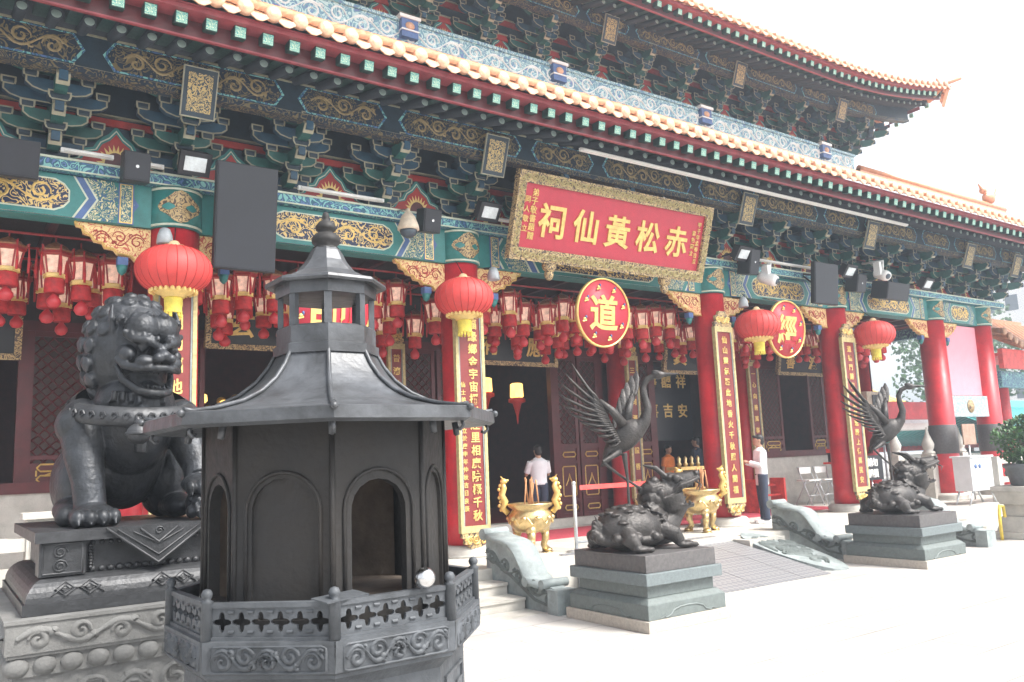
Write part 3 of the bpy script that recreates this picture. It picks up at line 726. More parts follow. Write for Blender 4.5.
for i, ch in enumerate('同人敬立'): write(mb, ch, .11, (-1.93, -.012, .26-.15*i), TB, depth=.006, bold=.012)
mb.build('lettering', 'gold', pb)
for x in (-1.1, 0, 1.1): MB().tube([TB @ Vector((x, .02, H/2)), Vector((pb.location.x+x, 10.3, 6.75))], .035, 6).build('hanger', 'steel', pb)
for x in (-1.3, 1.3): mb = MB(); mb.ell(TB @ Vector((x, .05, -H/2-.12)), (.13, .10, .12), 1); mb.ell(TB @ Vector((x, .02, -H/2-.26)), (.08, .07, .10), 1); mb.build('carved_support', ['steel', 'goldfil'], pb)

# --- round boards
def disc(x, ch, label, Z=4.2):
    root = empty('round_board', (x, 10.3, Z), label, 'round sign', 'round red boards with one gold character')
    T = Matrix.Translation((x, 10.3, Z)) @ Matrix.Rotation(R(6), 4, 'X') @ Matrix.Rotation(R(90), 4, 'X')
    MB().lathe([(0, -.03), (.56, -.03), (.56, .015), (0, .015)], seg=40, T=T).build('panel', 'plaquered', root)
    MB().lathe([(.555, -.035), (.585, -.035), (.59, 0), (.58, .035), (.56, .035), (.555, .0)], seg=40, T=T).build('rim', 'gold', root)
    mb = MB(); T2 = Matrix.Translation((x, 10.3, Z)) @ Matrix.Rotation(R(6), 4, 'X')
    write(mb, ch, .62, (0, -.02, 0), T2, depth=.012, bold=.024); mb.build('character', 'gold', root)
    mb = MB()
    for k in range(8):
        a = 2*PI*k/8+.3; c = (.44*math.cos(a), -.03, .44*math.sin(a))
        mb = MB(); mb.ell(c, (.034, .02, .03), 0, T2, 8, 6); mb.ell((c[0]+.03, c[1], c[2]+.035), (.02, .02, .03), 1, T2, 6, 4); mb.tube([(c[0]-.04, -.03, c[2]-.04), (c[0]+.04, -.03, c[2]-.02)], .012, 5, 0, T2); mb.build('small_emblem', ['gold', 'blue'], root)
    MB().tube([(x, 10.35, 4.78), (x, 10.8, 4.93)], .015, 6).build('hanger', 'steel', root)
disc(4.27, '師', 'round red board with a gold character seen through the top of the iron furnace', 3.93)
disc(9.10, '道', 'round red board with gold character and gilt rim below the great name board')
disc(13.95, '經', 'round red board with gold character beside the third big red lantern')

# --- couplet boards on the columns
def couplet(x, y, z0, z1, text, small, label, w=.47, size=.21, green=True, left=True):
    root = empty('couplet_board', (x, y, z0), label, 'couplet board', 'maroon couplet boards with gold writing')
    MB().box(x-w/2, x+w/2, y-.03, y+.02, z0, z1).build('panel', 'boardred', root)
    mb = MB()
    for a, b_, c, d in ((x-w/2-.02, x-w/2+.03, z0, z1), (x+w/2-.03, x+w/2+.02, z0, z1), (x-w/2+.03, x+w/2-.03, z0, z0+.10), (x-w/2+.03, x+w/2-.03, z1-.10, z1)):
        mb.box(a, b_, y-.05, y+.03, c, d, 0)
    for a in (x-w/2+.032, x+w/2-.052): mb.box(a, a+.02, y-.042, y-.02, z0+.10, z1-.10, 1)
    mb.build('border', ['bordergold', 'jade'], root)
    mb = MB(); P = [(-.30, 0), (.30, 0), (.31, -.08), (.24, -.10), (.25, -.20), (.16, -.21), (.12, -.28), (-.12, -.28), (-.16, -.21), (-.25, -.20), (-.24, -.10), (-.31, -.08)]
    mb.prism([(x+p[0]*w/.6, z0+p[1]*.8) for p in P], y-.04, y+.02, 'y', 0)
    cap = MB().prism([(x+p[0]*w/.6, z1-p[1]*1.1) for p in P], y-.04, y+.02, 'y', 0)
    def fr(u, v, d): return (x+u, y-.042-d, z0-.11+v)
    for ln in scrolls(w*.8, .16, 4, 3): mb.ridge(ln, .014, .02, fr, 1)
    def fr(u, v, d): return (x+u, y-.042-d, z1+.13+v)
    for ln in scrolls(w*.8, .18, 5, 3): cap.ridge(ln, .014, .02, fr, 1)
    cap.build('gilt_crest', ['goldfil', 'gold'], root)
    mb.build('gilt_bracket', ['goldfil', 'gold'], root)
    mb = MB(); n = len(text); st = (z1-z0-.30)/n
    for i, ch in enumerate(text): write(mb, ch, min(size, st*.98), (x+(w*.10 if small else 0), y-.036, z1-.15-st*(i+.5)), depth=.005, bold=.02)
    if small:
        m_ = len(small); s2 = .115
        for i, ch in enumerate(small): write(mb, ch, .085, (x-w*.30, y-.036, z0+.35+s2*(m_-1-i)), depth=.004, bold=.02)
    mb.build('lettering', 'gold', root)
couplet(2.36, 10.62, .72, 4.22, '萬國開福地松林道觀佑眾生', None, 'maroon couplet board with large gold characters on the column beside the bronze lion', size=.20)
couplet(6.62, 10.62, .78, 4.15, '福緣鄉金宇宙播村煙里相廣院概千秋', '信士弟子等敬立於庚申年仲秋吉日良辰', 'maroon couplet board with two columns of gold writing, right of the iron furnace', size=.165)
couplet(12.40, 10.62, .85, 4.2, '仙山靈氣聚此地香火千秋照人間福', None, 'maroon couplet board with one line of writing beside the person in white jacket', size=.145)
couplet(16.48, 10.62, .85, 4.2, '道德門開迎善信慈悲殿上佑萬民安', None, 'maroon couplet board with one line of writing behind the far crane statue', size=.145)
couplet(6.80, 13.42, .9, 4.0, '普濟勸善有求必應黃大仙祠', None, 'narrow maroon couplet board on the inner column seen right of the furnace top', w=.30, size=.145)
couplet(12.58, 13.42, .9, 4.0, '三教同源共證菩提', None, 'narrow maroon couplet board on the inner column behind the raised crane wing', w=.30, size=.145)
couplet(16.66, 13.42, .9, 4.0, '一心向善萬事如意平安', None, 'narrow maroon couplet board on the inner column just behind the man in white', w=.34, size=.145)

# --- black name boards over the doors
def overboard(x, z, w, h, text, label, y=13.6):
    root = empty('door_board', (x, y, z), label, 'signboard', 'black boards with gold characters over the doors')
    T = Matrix.Translation((x, y, z)) @ Matrix.Rotation(R(10), 4, 'X')
    MB().box(-w/2, w/2, 0, .05, -h/2, h/2, T=T).build('panel', 'bookblack', root)
    mb = MB()
    for a, b_, c, d in ((-w/2-.05, w/2+.05, h/2-.03, h/2+.06), (-w/2-.05, w/2+.05, -h/2-.06, -h/2+.03), (-w/2-.05, -w/2+.04, -h/2+.03, h/2-.03), (w/2-.04, w/2+.05, -h/2+.03, h/2-.03)): mb.box(a, b_, -.04, .06, c, d, 0, T)
    mb.build('gilt_frame', 'goldfil', root)
    mb = MB(); n = len(text)
    for i, ch in enumerate(text): write(mb, ch, min(h*.62, w/n*.8), (-w/2+w*(i+.5)/n, -.01, 0), T, depth=.006, bold=.02)
    mb.build('lettering', 'gold', root)
overboard(-.1, 4.0, 2.0, .85, '金闕', 'black signboard with gilt frame over the leftmost door behind the lion')
overboard(4.6, 4.22, 2.1, .72, '玄之', 'black signboard with gold characters between the lion and the furnace top')
overboard(9.55, 4.12, 2.2, .7, '有應', 'black signboard with gilt frame under the lantern row left of the crane wing')
overboard(14.85, 4.1, 2.0, .75, '真如', 'black signboard with gilt frame above the doorway right of the crane')
overboard(18.95, 4.1, 1.9, .6, '善渡', 'black signboard with gilt frame above the shuttered window at right')

# --- big red lanterns
def big_lantern(x, z, y, label, r=.445):
    root = empty('red_lantern', (x, y, z), label, 'lantern', 'large round red lanterns hung before the columns')
    mb = MB(); seg = 48; vs = []; n = 14; o = len(mb.v)
    prof = []
    for i in range(n+1):
        t = PI*(.07+.86*i/n); prof.append((math.sin(t), math.cos(t)))
    for rr, zz in prof:
        for k in range(seg):
            a = 2*PI*k/seg; q = r*rr**.85*(1-.022*abs(math.cos(a*12))**.5*(1 if k % 2 == 0 else 0))
            vs.append((x+q*math.cos(a), y+q*math.sin(a), z+.30*zz))
    fs = [(i*seg+k, (i+1)*seg+k, (i+1)*seg+(k+1) % seg, i*seg+(k+1) % seg) for i in range(n) for k in range(seg)]
    mb.add(vs, fs, 0, True)
    for k in range(24):
        a = 2*PI*(k+.5)/24; mb.tube([(x+(r*rr**.85+.001)*math.cos(a), y+(r*rr**.85+.001)*math.sin(a), z+.302*zz) for rr, zz in prof], .0045, 4, 1, cap=False)
    mb.build('lantern_body', ['lacered', 'ribred'], root)
    mb = MB(); mb.lathe([(.14, .275), (.15, .30), (.08, .31), (.05, .36), (.03, .37)], (x, y, z), 20, 0)
    mb.build('top_cap', 'palewarmcap', root)
    mb = MB(); mb.lathe([(.27, -.245), (.20, -.292), (.14, -.31), (.13, -.34)], (x, y, z), 24, 0)
    for k in range(24):
        a = 2*PI*k/24; mb.tube([(x+.26*math.cos(a), y+.26*math.sin(a), z-.245), (x+.26*math.cos(a), y+.26*math.sin(a), z-.29)], .022, 4)
    mb.build('gilt_rim', 'goldpaint', root)
    mb = MB(); mb.lathe([(.10, -.33), (.11, -.36), (.10, -.52), (.11, -.53)], (x, y, z), 12, 0)
    for k in range(12):
        a = 2*PI*k/12; mb.tube([(x+.09*math.cos(a), y+.09*math.sin(a), z-.5), (x+.095*math.cos(a), y+.095*math.sin(a), z-.58)], .016, 4)
    mb.build('tassel', 'yellowtassel', root)
    MB().tube([(x, y, z+.36), (x+.1, 10.8, 4.97)], .008, 5).build('cord', 'black', root)
M['palewarmcap'] = mat('lantern_cap', (.75, .52, .30), .5); M['yellowtassel'] = mat('yellow_tassel', (.72, .60, .10), .8, bump=.4)
big_lantern(2.29, 4.27, 10.4, 'big round red lantern above and right of the bronze lion head')
big_lantern(6.43, 4.26, 10.4, 'big round red lantern to the right of the furnace top')
big_lantern(13.2, 4.25, 10.4, 'big round red lantern overlapping the round board at right')
big_lantern(17.22, 4.29, 10.4, 'big round red lantern over the far crane statue, furthest of the big ones')

# --- rows of small palace lanterns
def palace_lantern():
    root = empty('palace_lantern', (0, 0, 0), 'small palace lantern with cream glass and red fringe in the rows under the porch', 'lantern', 'small palace lanterns hung in rows under the porch')
    mb = MB(); H6 = PI/6
    mb.lathe([(.05, .0), (.08, -.02), (.18, -.05), (.20, -.03), (.21, -.09), (.17, -.11)], seg=6, ph=H6, smooth=False)
    for k in range(6):
        a = H6+2*PI*k/6; c, s_ = math.cos(a), math.sin(a)
        mb.tube([(.19*c, .19*s_, -.06), (.215*c, .215*s_, .02), (.235*c, .235*s_, .03)], .014, 5)
        mb.tube([(.175*c, .175*s_, -.10), (.125*c, .125*s_, -.40)], .012, 5)
    mb.tube([(0, 0, .0), (0, 0, .22)], .01, 5)
    mb.build('frame', 'maroonbright', root, local=True)
    MB().lathe([(.02, .13), (.06, .10), (.13, .06), (.16, .02), (.215, -.02), (.20, -.05)], seg=6, ph=H6, smooth=False).build('crown', 'crownbrown', root, local=True)
    MB().lathe([(.155, -.115), (.11, -.385)], seg=6, ph=H6, smooth=False).build('glass', 'glow', root, local=True)
    mb = MB(); mb.lathe([(.12, -.385), (.145, -.40), (.14, -.44), (.15, -.46), (.12, -.47)], seg=6, ph=H6, smooth=False)
    mb.build('gilt_base', 'goldpaint', root, local=True)
    mb = MB(); mb.lathe([(.115, -.465), (.125, -.50), (.128, -.68), (.118, -.70)], seg=12)
    for k in range(6):
        a = H6+2*PI*k/6; c, s_ = math.cos(a), math.sin(a)
        mb.tube([(.225*c, .225*s_, .01), (.235*c, .235*s_, -.30), (.23*c, .23*s_, -.46)], [.006, .02, .016], 5)
    mb.build('red_fringe', 'fringered', root, local=True)
    mb = MB(); mb.lathe([(.012, -.68), (.03, -.72), (.085, -.80), (.092, -.86), (.06, -.92), (.01, -.935)], seg=14)
    mb.build('bulb_tassel', 'bulbred', root, local=True)
    return root
M['crownbrown'] = mat('lantern_crown', (.24, .10, .045), .5, var=.5, scale=30)
M['maroonbright'] = mat('lantern_frame_red', (.35, .03, .03), .4)
pl0 = palace_lantern(); first = True
cnt = 0
for row, (y, z, st, off) in enumerate(((11.62, 4.70, .46, 0.0), (12.35, 4.66, .50, .25), (13.0, 4.62, .62, .1))):
    x = -.95+off
    while x < 19.8:
        if min(abs(x-c) for c in CX) > (.30 if row == 0 else .2) and not (row == 2 and x > 17):
            o = pl0 if first else copy_tree(pl0); first = False
            o.location = (x+rnd.uniform(-.07, .07), y+rnd.uniform(-.08, .08), z-rnd.choice((0, .06, .14, .02)))
            o.rotation_euler = (rnd.uniform(-.03, .03), rnd.uniform(-.03, .03), rnd.uniform(0, 1)); o.scale = [rnd.uniform(.86, .98), rnd.uniform(.86, .98), rnd.uniform(.76, .88)]
            cnt += 1
        x += st*rnd.uniform(.8, 1.0)
mb = MB()
for y in (11.62, 12.35, 13.0): mb.tube([(-2.5, y, 4.86), (20.3, y, 4.86)], .018, 6)
for x in [c for c in CX[:-1]]: mb.tube([(x, 11.1, 4.86), (x, 13.6, 4.86)], .018, 6)
tag(mb.build('lantern_rail', 'maroonbright'), 'thin red rails under the porch ceiling that carry the rows of palace lanterns', 'rail')
# warm lanterns inside the middle door
for i, (x, y, z) in enumerate(((9.35, 14.9, 3.35), (9.95, 15.3, 3.35), (10.5, 14.9, 3.2))):
    root = empty('hall_lantern', (x, y, z), 'amber lantern with red base hanging inside the dark middle doorway', 'lantern', 'amber lanterns inside the middle door')
    MB().lathe([(.10, .30), (.14, .28), (.15, 0), (.12, -.02)], (x, y, z), 8, smooth=False).build('glass', 'amber', root)
    MB().lathe([(.12, -.02), (.19, -.05), (.19, -.12), (.10, -.15), (.03, -.4), (.01, -.6)], (x, y, z), 10).build('red_base', 'lacered', root)
# gilded altar pieces seen through the left doors
def altar(x, y, label, s=1.0):
    root = empty('gilded_altar', (x, y, TZ), label, 'altar', 'gilded altars in the dark hall')
    mb = MB(); mb.box(x-.9*s, x+.9*s, y-.3, y+.3, TZ+.01, 1.5); mb.box(x-1.0*s, x+1.0*s, y-.35, y+.35, 1.5, 1.6); mb.build('table', 'maroon', root)
    mb = MB(); mb.ell((x, y, 2.25), (.28*s, .2, .38*s)); mb.ell((x, y, 2.78), (.14*s, .14, .17*s)); mb.lathe([(.32*s, 1.6), (.36*s, 1.75), (.2*s, 1.95)], (x, y, 0), 12); mb.tube([(x-.26*s, y-.05, 2.4), (x-.3*s, y-.2, 2.05), (x-.05, y-.28, 2.05)], .08*s, 8); mb.tube([(x+.26*s, y-.05, 2.4), (x+.3*s, y-.2, 2.05), (x+.05, y-.28, 2.05)], .08*s, 8)
    mb.build('seated_figure', 'brass', root)
    mb = MB()
    for sx in (-1, 1): mb.lathe([(.12, 1.6), (.05, 1.7), (.05, 2.5), (.1, 2.55), (.02, 2.8)], (x+sx*.65*s, y, 0), 10)
    for k in range(9):
        a = PI*k/8; mb.ell((x+.75*s*math.cos(a), y+.1, 2.5+.75*math.sin(a)), (.10, .05, .10))
    mb.build('gilt_ornament', 'gold', root)
    for k in range(8): MB().ell((x+(-.75+.215*k)*s, y-.33, 1.72+(k % 2)*.5), (.045, .045, .07), seg=10, rings=8).build('altar_lamp', 'amber', root)
    for k in range(5): MB().lathe([(.03, 0), (.08, -.03), (.09, -.14), (.05, -.18)], (x+(-.8+.4*k)*s, y-.5, 3.3-.12*(k % 2)), 8, smooth=False).build('altar_lamp', 'amber', root)
altar(4.9, 16.6, 'gilded altar with a seated golden figure in the doorway left of the furnace roof')
altar(9.7, 19, 'gilded altar deep in the dark middle doorway behind the person in a white shirt', .8)
tag(MB().box(-2.9, -.35, 13.9, 13.98, 2.95, 3.35).build('gilt_lintel', 'goldfil'), 'carved gilt lintel panel over the dark leftmost door', 'lintel')
# blue cloth with gold marks inside the right doorway
mb = MB(); mb.box(13.8, 16.0, 14.9, 14.93, 2.15, 4.0, 0)
for i in range(4):
    for j in range(2): write(mb, '福祿壽喜囍吉祥安'[(i*2+j) % 8], .36, (14.1+.52*i, 14.89, 3.65-.75*j), mi=1, depth=.004, bold=.02)
tag(mb.build('altar_curtain', ['screen', 'goldpaint']), 'dark blue hanging cloth with gold round characters inside the doorway right of the crane', 'curtain')

# --- equipment under the eaves
def blackbox(name, x0, x1, z0, z1, y, d, label, cat, tilt=8, rzz=0, parts='speaker'):
    xc, zc = (x0+x1)/2, (z0+z1)/2; root = empty(name, (xc, y, zc), label, cat)
    T = Matrix.Translation((xc, y, zc)) @ Matrix.Rotation(R(rzz), 4, 'Z') @ Matrix.Rotation(R(tilt), 4, 'X'); a, b_ = (x1-x0)/2, (z1-z0)/2
    bevel(MB().box(-a, a, 0, d, -b_, b_, T=T).build('casing', 'black', root), .01)
    mb = MB(); mb.box(-a+.02, a-.02, -.012, -.001, -b_+.02, b_-.02, T=T); mb.build('front_panel', 'screen', root)
    mb = MB(); mb.tube([T @ Vector((0, d, b_*.4)), (xc, y+.55, zc+b_*.4+.15)], .025, 6); mb.tube([T @ Vector((0, d, -b_*.3)), (xc, y+.55, zc+b_*.4+.1)], .02, 6); mb.build('wall_arm', 'black', root)
    if parts == 'speaker': MB().lathe([(0, 0), (.02, 0), (.02, .006)], T=T @ Matrix.Translation((0, -.013, 0)) @ Matrix.Rotation(R(90), 4, 'X'), seg=10).build('badge', 'steel', root)
blackbox('display_screen', 2.72, 3.50, 4.32, 5.68, 10.2, .10, 'tall dark screen hung under the eaves right of the first big lantern', 'screen', 6, parts='')
blackbox('display_screen', 14.9, 15.72, 4.80, 5.68, 10.2, .10, 'blue grey screen tilted under the eaves between the two far lanterns', 'screen', 6, parts='')
blackbox('loudspeaker', -.3, .80, 5.10, 5.52, 10.15, .35, 'wide dark loudspeaker at the left edge under the eaves', 'loudspeaker', 14, parts='')
blackbox('loudspeaker', 1.68, 1.98, 5.30, 5.66, 10.3, .25, 'small black loudspeaker above the beam over the lion', 'loudspeaker', 10)
blackbox('loudspeaker', 5.75, 6.05, 5.2, 5.55, 10.35, .25, 'small black loudspeaker beside the bell shaped lamp', 'loudspeaker', 12)
blackbox('loudspeaker', 17.6, 18.5, 5.10, 5.50, 10.2, .4, 'wide black loudspeaker above the furthest big lantern', 'loudspeaker', 14, parts='')
blackbox('loudspeaker', 16.6, 16.95, 5.2, 5.6, 10.3, .3, 'black loudspeaker between the blue grey screen and the far camera', 'loudspeaker', 12)
blackbox('loudspeaker', 13.0, 13.3, 5.25, 5.75, 10.3, .3, 'black loudspeaker right of the great name board', 'loudspeaker', 12)
def flood(x, z, y, label):
    root = empty('floodlight', (x, y, z), label, 'floodlight', 'floodlights on the beams')
    T = Matrix.Translation((x, y, z)) @ Matrix.Rotation(R(35), 4, 'X')
    mb = MB(); mb.prism([(-.17, -.13), (.17, -.13), (.17, .13), (-.17, .13)], -.02, .12, 'y', 0, T=T); mb.box(-.19, .19, -.05, -.02, -.15, .15, 0, T); mb.tube([T @ Vector((0, .1, 0)), (x, y+.5, z+.05)], .02, 6); mb.build('housing', 'black', root)
    MB().box(-.13, .13, -.06, -.051, -.09, .09, T=T).build('lens', 'lensglass', root)
M['lensglass'] = mat('lens_glass', (.60, .66, .68), .12)
for x, lb in ((2.5, 'black floodlight with pale lens above the first column, left of the tall screen'), (6.9, 'black floodlight with pale lens above the column right of the bell shaped lamp'), (12.85, 'black floodlight above the column at the right end of the name board'), (16.4, 'floodlight by the blue grey screen at right'), (19.6, 'floodlight with pale lens above the beam near the far columns')):
    flood(x, 5.66, 10.35, lb)
# bell shaped lamp and cameras
M['creamshade'] = mat('cream_shade', (.62, .52, .40), .5); M['greyshade'] = mat('grey_shade', (.35, .38, .40), .4)
root = empty('bell_lamp', (5.52, 10.4, 5.2), 'cream bell shaped lamp hanging before the beam beside a black loudspeaker', 'lamp')
MB().lathe([(.02, .32), (.03, .28), (.10, .20), (.15, .06), (.16, 0), (.13, -.01)], (5.52, 10.4, 5.2), 20).build('shade', 'creamshade', root)
MB().lathe([(.13, -.01), (.12, -.06), (.08, -.10), (.04, -.12)], (5.52, 10.4, 5.2), 16).build('camera_dome', 'glasswin', root)
M_ = MB().tube([(5.52, 10.4, 5.5), (5.52, 10.9, 5.62)], .015, 6).build('arm', 'steel', root)
def cctv(x, y, z, label, rz=0):
    root = empty('security_camera', (x, y, z), label, 'camera', 'white cameras under the eaves')
    T = Matrix.Translation((x, y, z)) @ Matrix.Rotation(R(rz), 4, 'Z') @ Matrix.Rotation(R(25), 4, 'X')
    MB().lathe([(0, .0), (.10, .01), (.12, .08), (.12, .34), (.07, .40), (0, .42)], T=T @ Matrix.Rotation(R(-90), 4, 'X'), seg=16).build('housing', 'white', root)
    MB().lathe([(0, -.012), (.06, -.01), (.065, .01)], T=T @ Matrix.Rotation(R(-90), 4, 'X'), seg=14).build('lens', 'glasswin', root)
    mb = MB(); mb.tube([T @ Vector((0, .2, .1)), T @ Vector((0, .25, .3)), (x, y+.6, z+.42)], .025, 6); mb.box(x-.14, x-.05, y+.1, y+.25, z+.05, z+.35); mb.build('bracket', 'white', root)
cctv(13.6, 10.15, 5.12, 'white security camera in front of the beam above the third big lantern', 20)
cctv(17.35, 10.0, 5.55, 'white security camera above the furthest big lantern', -15)
# fluorescent battens
def batten(x0, x1, y, z, label):
    mb = MB(); mb.box(x0, x1, y, y+.05, z, z+.05, 0); mb.tube([(x0+.03, y-.02, z+.02), (x1-.03, y-.02, z+.02)], .02, 8, 0)
    tag(mb.build('strip_light', 'white'), label, 'strip light', 'white strip lights')
batten(1.05, 1.62, 10.62, 5.64, 'short white strip light on the beam left of the small loudspeaker over the lion')
batten(1.72, 2.2, 10.62, 5.62, 'shortest white strip light just right of the small loudspeaker over the lion')
batten(3.95, 5.25, 10.62, 5.64, 'white strip light on the beam above the furnace top')
batten(7.2, 7.75, 10.62, 5.64, 'white strip light left of the name board')
batten(13.6, 15.6, 10.62, 5.66, 'white strip light on the beam behind the blue grey screen')
batten(8.0, 17.2, 9.35, 6.52, 'very long white light rail under the eave above the name board')
# small lamps at the column heads
for x, lb in ((12.95, 'small grey spotlight clamped to the column head left of the third big lantern'), (2.2, 'small grey spotlight on the column behind the first big lantern'), (7.05, 'small grey spotlight on the column behind the second big lantern')):
    root = empty('spotlight', (x, 10.5, 4.72), lb, 'spotlight', 'spotlights on the column heads')
    MB().lathe([(.03, .10), (.06, .08), (.09, 0), (.10, -.10), (.085, -.11)], (x, 10.5, 4.72), 14).build('shade', 'greyshade', root)
    MB().tube([(x, 10.5, 4.8), (x, 10.75, 4.85)], .02, 6).build('clamp', 'black', root)
# ================================================================ IRON FURNACE
FX, FY = 1.745, 4.27; PH = R(-110.5); C8 = (FX, FY, 0)
furn = empty('paper_furnace', (FX, FY, 0), 'tall dark octagonal iron furnace with pagoda roof, arched openings and pierced railing in the foreground', 'furnace')
def ov(r, k, z): a = PH+k*PI/4; return Vector((FX+r*math.cos(a), FY+r*math.sin(a), z))
def oct(mb, prof, mi=0): return mb.lathe(prof, C8, 8, mi, ph=PH, smooth=False)
def polar_arch(a, zb, zs, vc):
    """distance from (0,vc) to the outline of a round-headed opening"""
    def f(t):
        c, s = math.cos(t), math.sin(t); best = 9
        if abs(c) > 1e-6:
            d = a/abs(c); v = vc+d*s
            if zb-1e-6 <= v <= zs+1e-6: best = min(best, d)
        if s < -1e-6:
            d = (zb-vc)/s
            if abs(d*c) <= a+1e-6: best = min(best, d)
        # circle radius a at (0, zs)
        q = vc-zs; B = q*s; Cq = q*q-a*a; D = B*B-Cq
        if D >= 0:
            d = -B+math.sqrt(D)
            if vc+d*s >= zs-1e-6: best = min(best, d)
        return best
    return f
def holed(mb, P, u0, u1, v0, v1, f, uc, vc, n=36, mi=0, depth=0, jm=None):
    """flat plate with one hole given by polar function f around (uc,vc); P(u,v,d) maps to space"""
    ang = sorted(set([2*PI*k/n for k in range(n)]+[math.atan2(v-vc, u-uc) % (2*PI) for u in (u0, u1) for v in (v0, v1)]))
    out, inn = [], []
    for t in ang:
        c, s = math.cos(t), math.sin(t); d = 1e9
        if c > 1e-9: d = min(d, (u1-uc)/c)
        if c < -1e-9: d = min(d, (u0-uc)/c)
        if s > 1e-9: d = min(d, (v1-vc)/s)
        if s < -1e-9: d = min(d, (v0-vc)/s)
        out.append((uc+d*c, vc+d*s)); r = f(t); inn.append((uc+r*c, vc+r*s))
    m = len(ang); vs = [P(*p, 0) for p in out]+[P(*p, 0) for p in inn]+[P(*p, depth) for p in inn]+[P(*p, depth) for p in out]
    o = len(mb.v); mb.v += [tuple(v) for v in vs]
    for i in range(m):
        j = (i+1) % m
        mb.f.append((o+i, o+j, o+m+j, o+m+i)); mb.m.append(mi); mb.sm.append(False)
        if depth:
            mb.f.append((o+m+i, o+m+j, o+2*m+j, o+2*m+i)); mb.m.append(mi if jm is None else jm); mb.sm.append(False)
            mb.f.append((o+3*m+i, o+3*m+j, o+2*m+j, o+2*m+i)); mb.m.append(mi if jm is None else jm); mb.sm.append(False)
    return inn
def face_map(r, k):
    A, B = ov(r, k, 0), ov(r, k+1, 0); U = (B-A).normalized(); W = (B-A).length; n = Vector((U.y, -U.x, 0)); mid = (A+B)/2
    if (mid-Vector(C8)).dot(n) < 0: n = -n
    return (lambda u, v, d: mid+U*u-n*d+Vector((0, 0, v))), W
RB = .628; z0, z1 = 1.0, 2.06
body = MB()
for k in range(8):
    P, Wf = face_map(RB, k)
    if k % 2 == 0:      # open arch (face 0 is right of the front edge)
        inn = holed(body, P, -Wf/2, Wf/2, z0, z1, polar_arch(.145, 1.19, 1.60, 1.45), 0, 1.45, depth=.055, jm=0)
    else:
        inn = holed(body, P, -Wf/2, Wf/2, z0, z1, polar_arch(.155, 1.12, 1.61, 1.45), 0, 1.45, depth=.018, jm=0)
        vs = [P(p[0], p[1], .018) for p in inn]; body.add(vs, [tuple(range(len(vs)))], 0)
    # raised moulding round the arch
    a = .182; pts = [P(-a, z0+.14, -.004), P(-a, 1.61, -.004)]+[P(-a*math.cos(PI*i/14), 1.61+a*math.sin(PI*i/14), -.004) for i in range(1, 14)]+[P(a, 1.61, -.004), P(a, z0+.14, -.004)]
    body.tube(pts, .010, 6, 0)
for k in range(8): body.tube([ov(RB, k, z0), ov(RB, k, z1)], .014, 6)
body.build('body', 'iron', furn)
lin = MB(); lin.lathe([(RB-.075, 1.0), (RB-.075, 1.95)], C8, 8, 0, ph=PH, smooth=False)
# lining only behind the blank faces: rebuild as panels so openings stay clear
lin = MB()
for k in range(8):
    P, Wf = face_map(RB, k)
    if k % 2: lin.add([P(-Wf/2+.03, 1.05, .07), P(Wf/2-.03, 1.05, .07), P(Wf/2-.03, 2.0, .07), P(-Wf/2+.03, 2.0, .07)], [(0, 1, 2, 3)], 0)
oct(lin, [(RB-.04, 1.12), (RB-.04, 1.17)]); oct(lin, [(RB-.05, 1.99), (RB-.05, 2.01)])
lin.build('sooty_lining', 'soot', furn)
MB().box(FX+.26, FX+.285, FY-.36, FY-.335, 1.25, 1.29).build('latch', 'gold', furn)
# base
mb = MB(); oct(mb, [(.88, 0), (.88, .10), (.80, .13), (.74, .18), (.71, .22), (.71, .84), (.74, .87), (.785, .90), (.785, .915)])
for k in range(8):
    P, Wf = face_map(.711, k); a = Wf/2-.08
    for (u0, u1, v0, v1) in ((-a, a, .30, .315), (-a, a, .76, .775), (-a, -a+.015, .315, .76), (a-.015, a, .315, .76)):
        vs = [P(u, v, d) for d in (0, -.012) for u, v in ((u0, v0), (u1, v0), (u1, v1), (u0, v1))]
        mb.add(vs, [(4, 5, 6, 7), (0, 1, 5, 4), (1, 2, 6, 5), (2, 3, 7, 6), (3, 0, 4, 7)], 0)
    for s_ in (-1, 1): mb.add([P(s_*.14+u, v, -.010) for u, v in ((-.09, .60), (.09, .60), (.09, .70), (-.09, .70))], [(0, 1, 2, 3)], 0)
mb.build('base', 'ironrail', furn)
# platform
MB().lathe([(.58, 1.04), (.765, 1.04), (.765, 1.06), (.58, 1.06)], C8, 8, ph=PH, smooth=False).build('platform', 'ironsheen', furn)
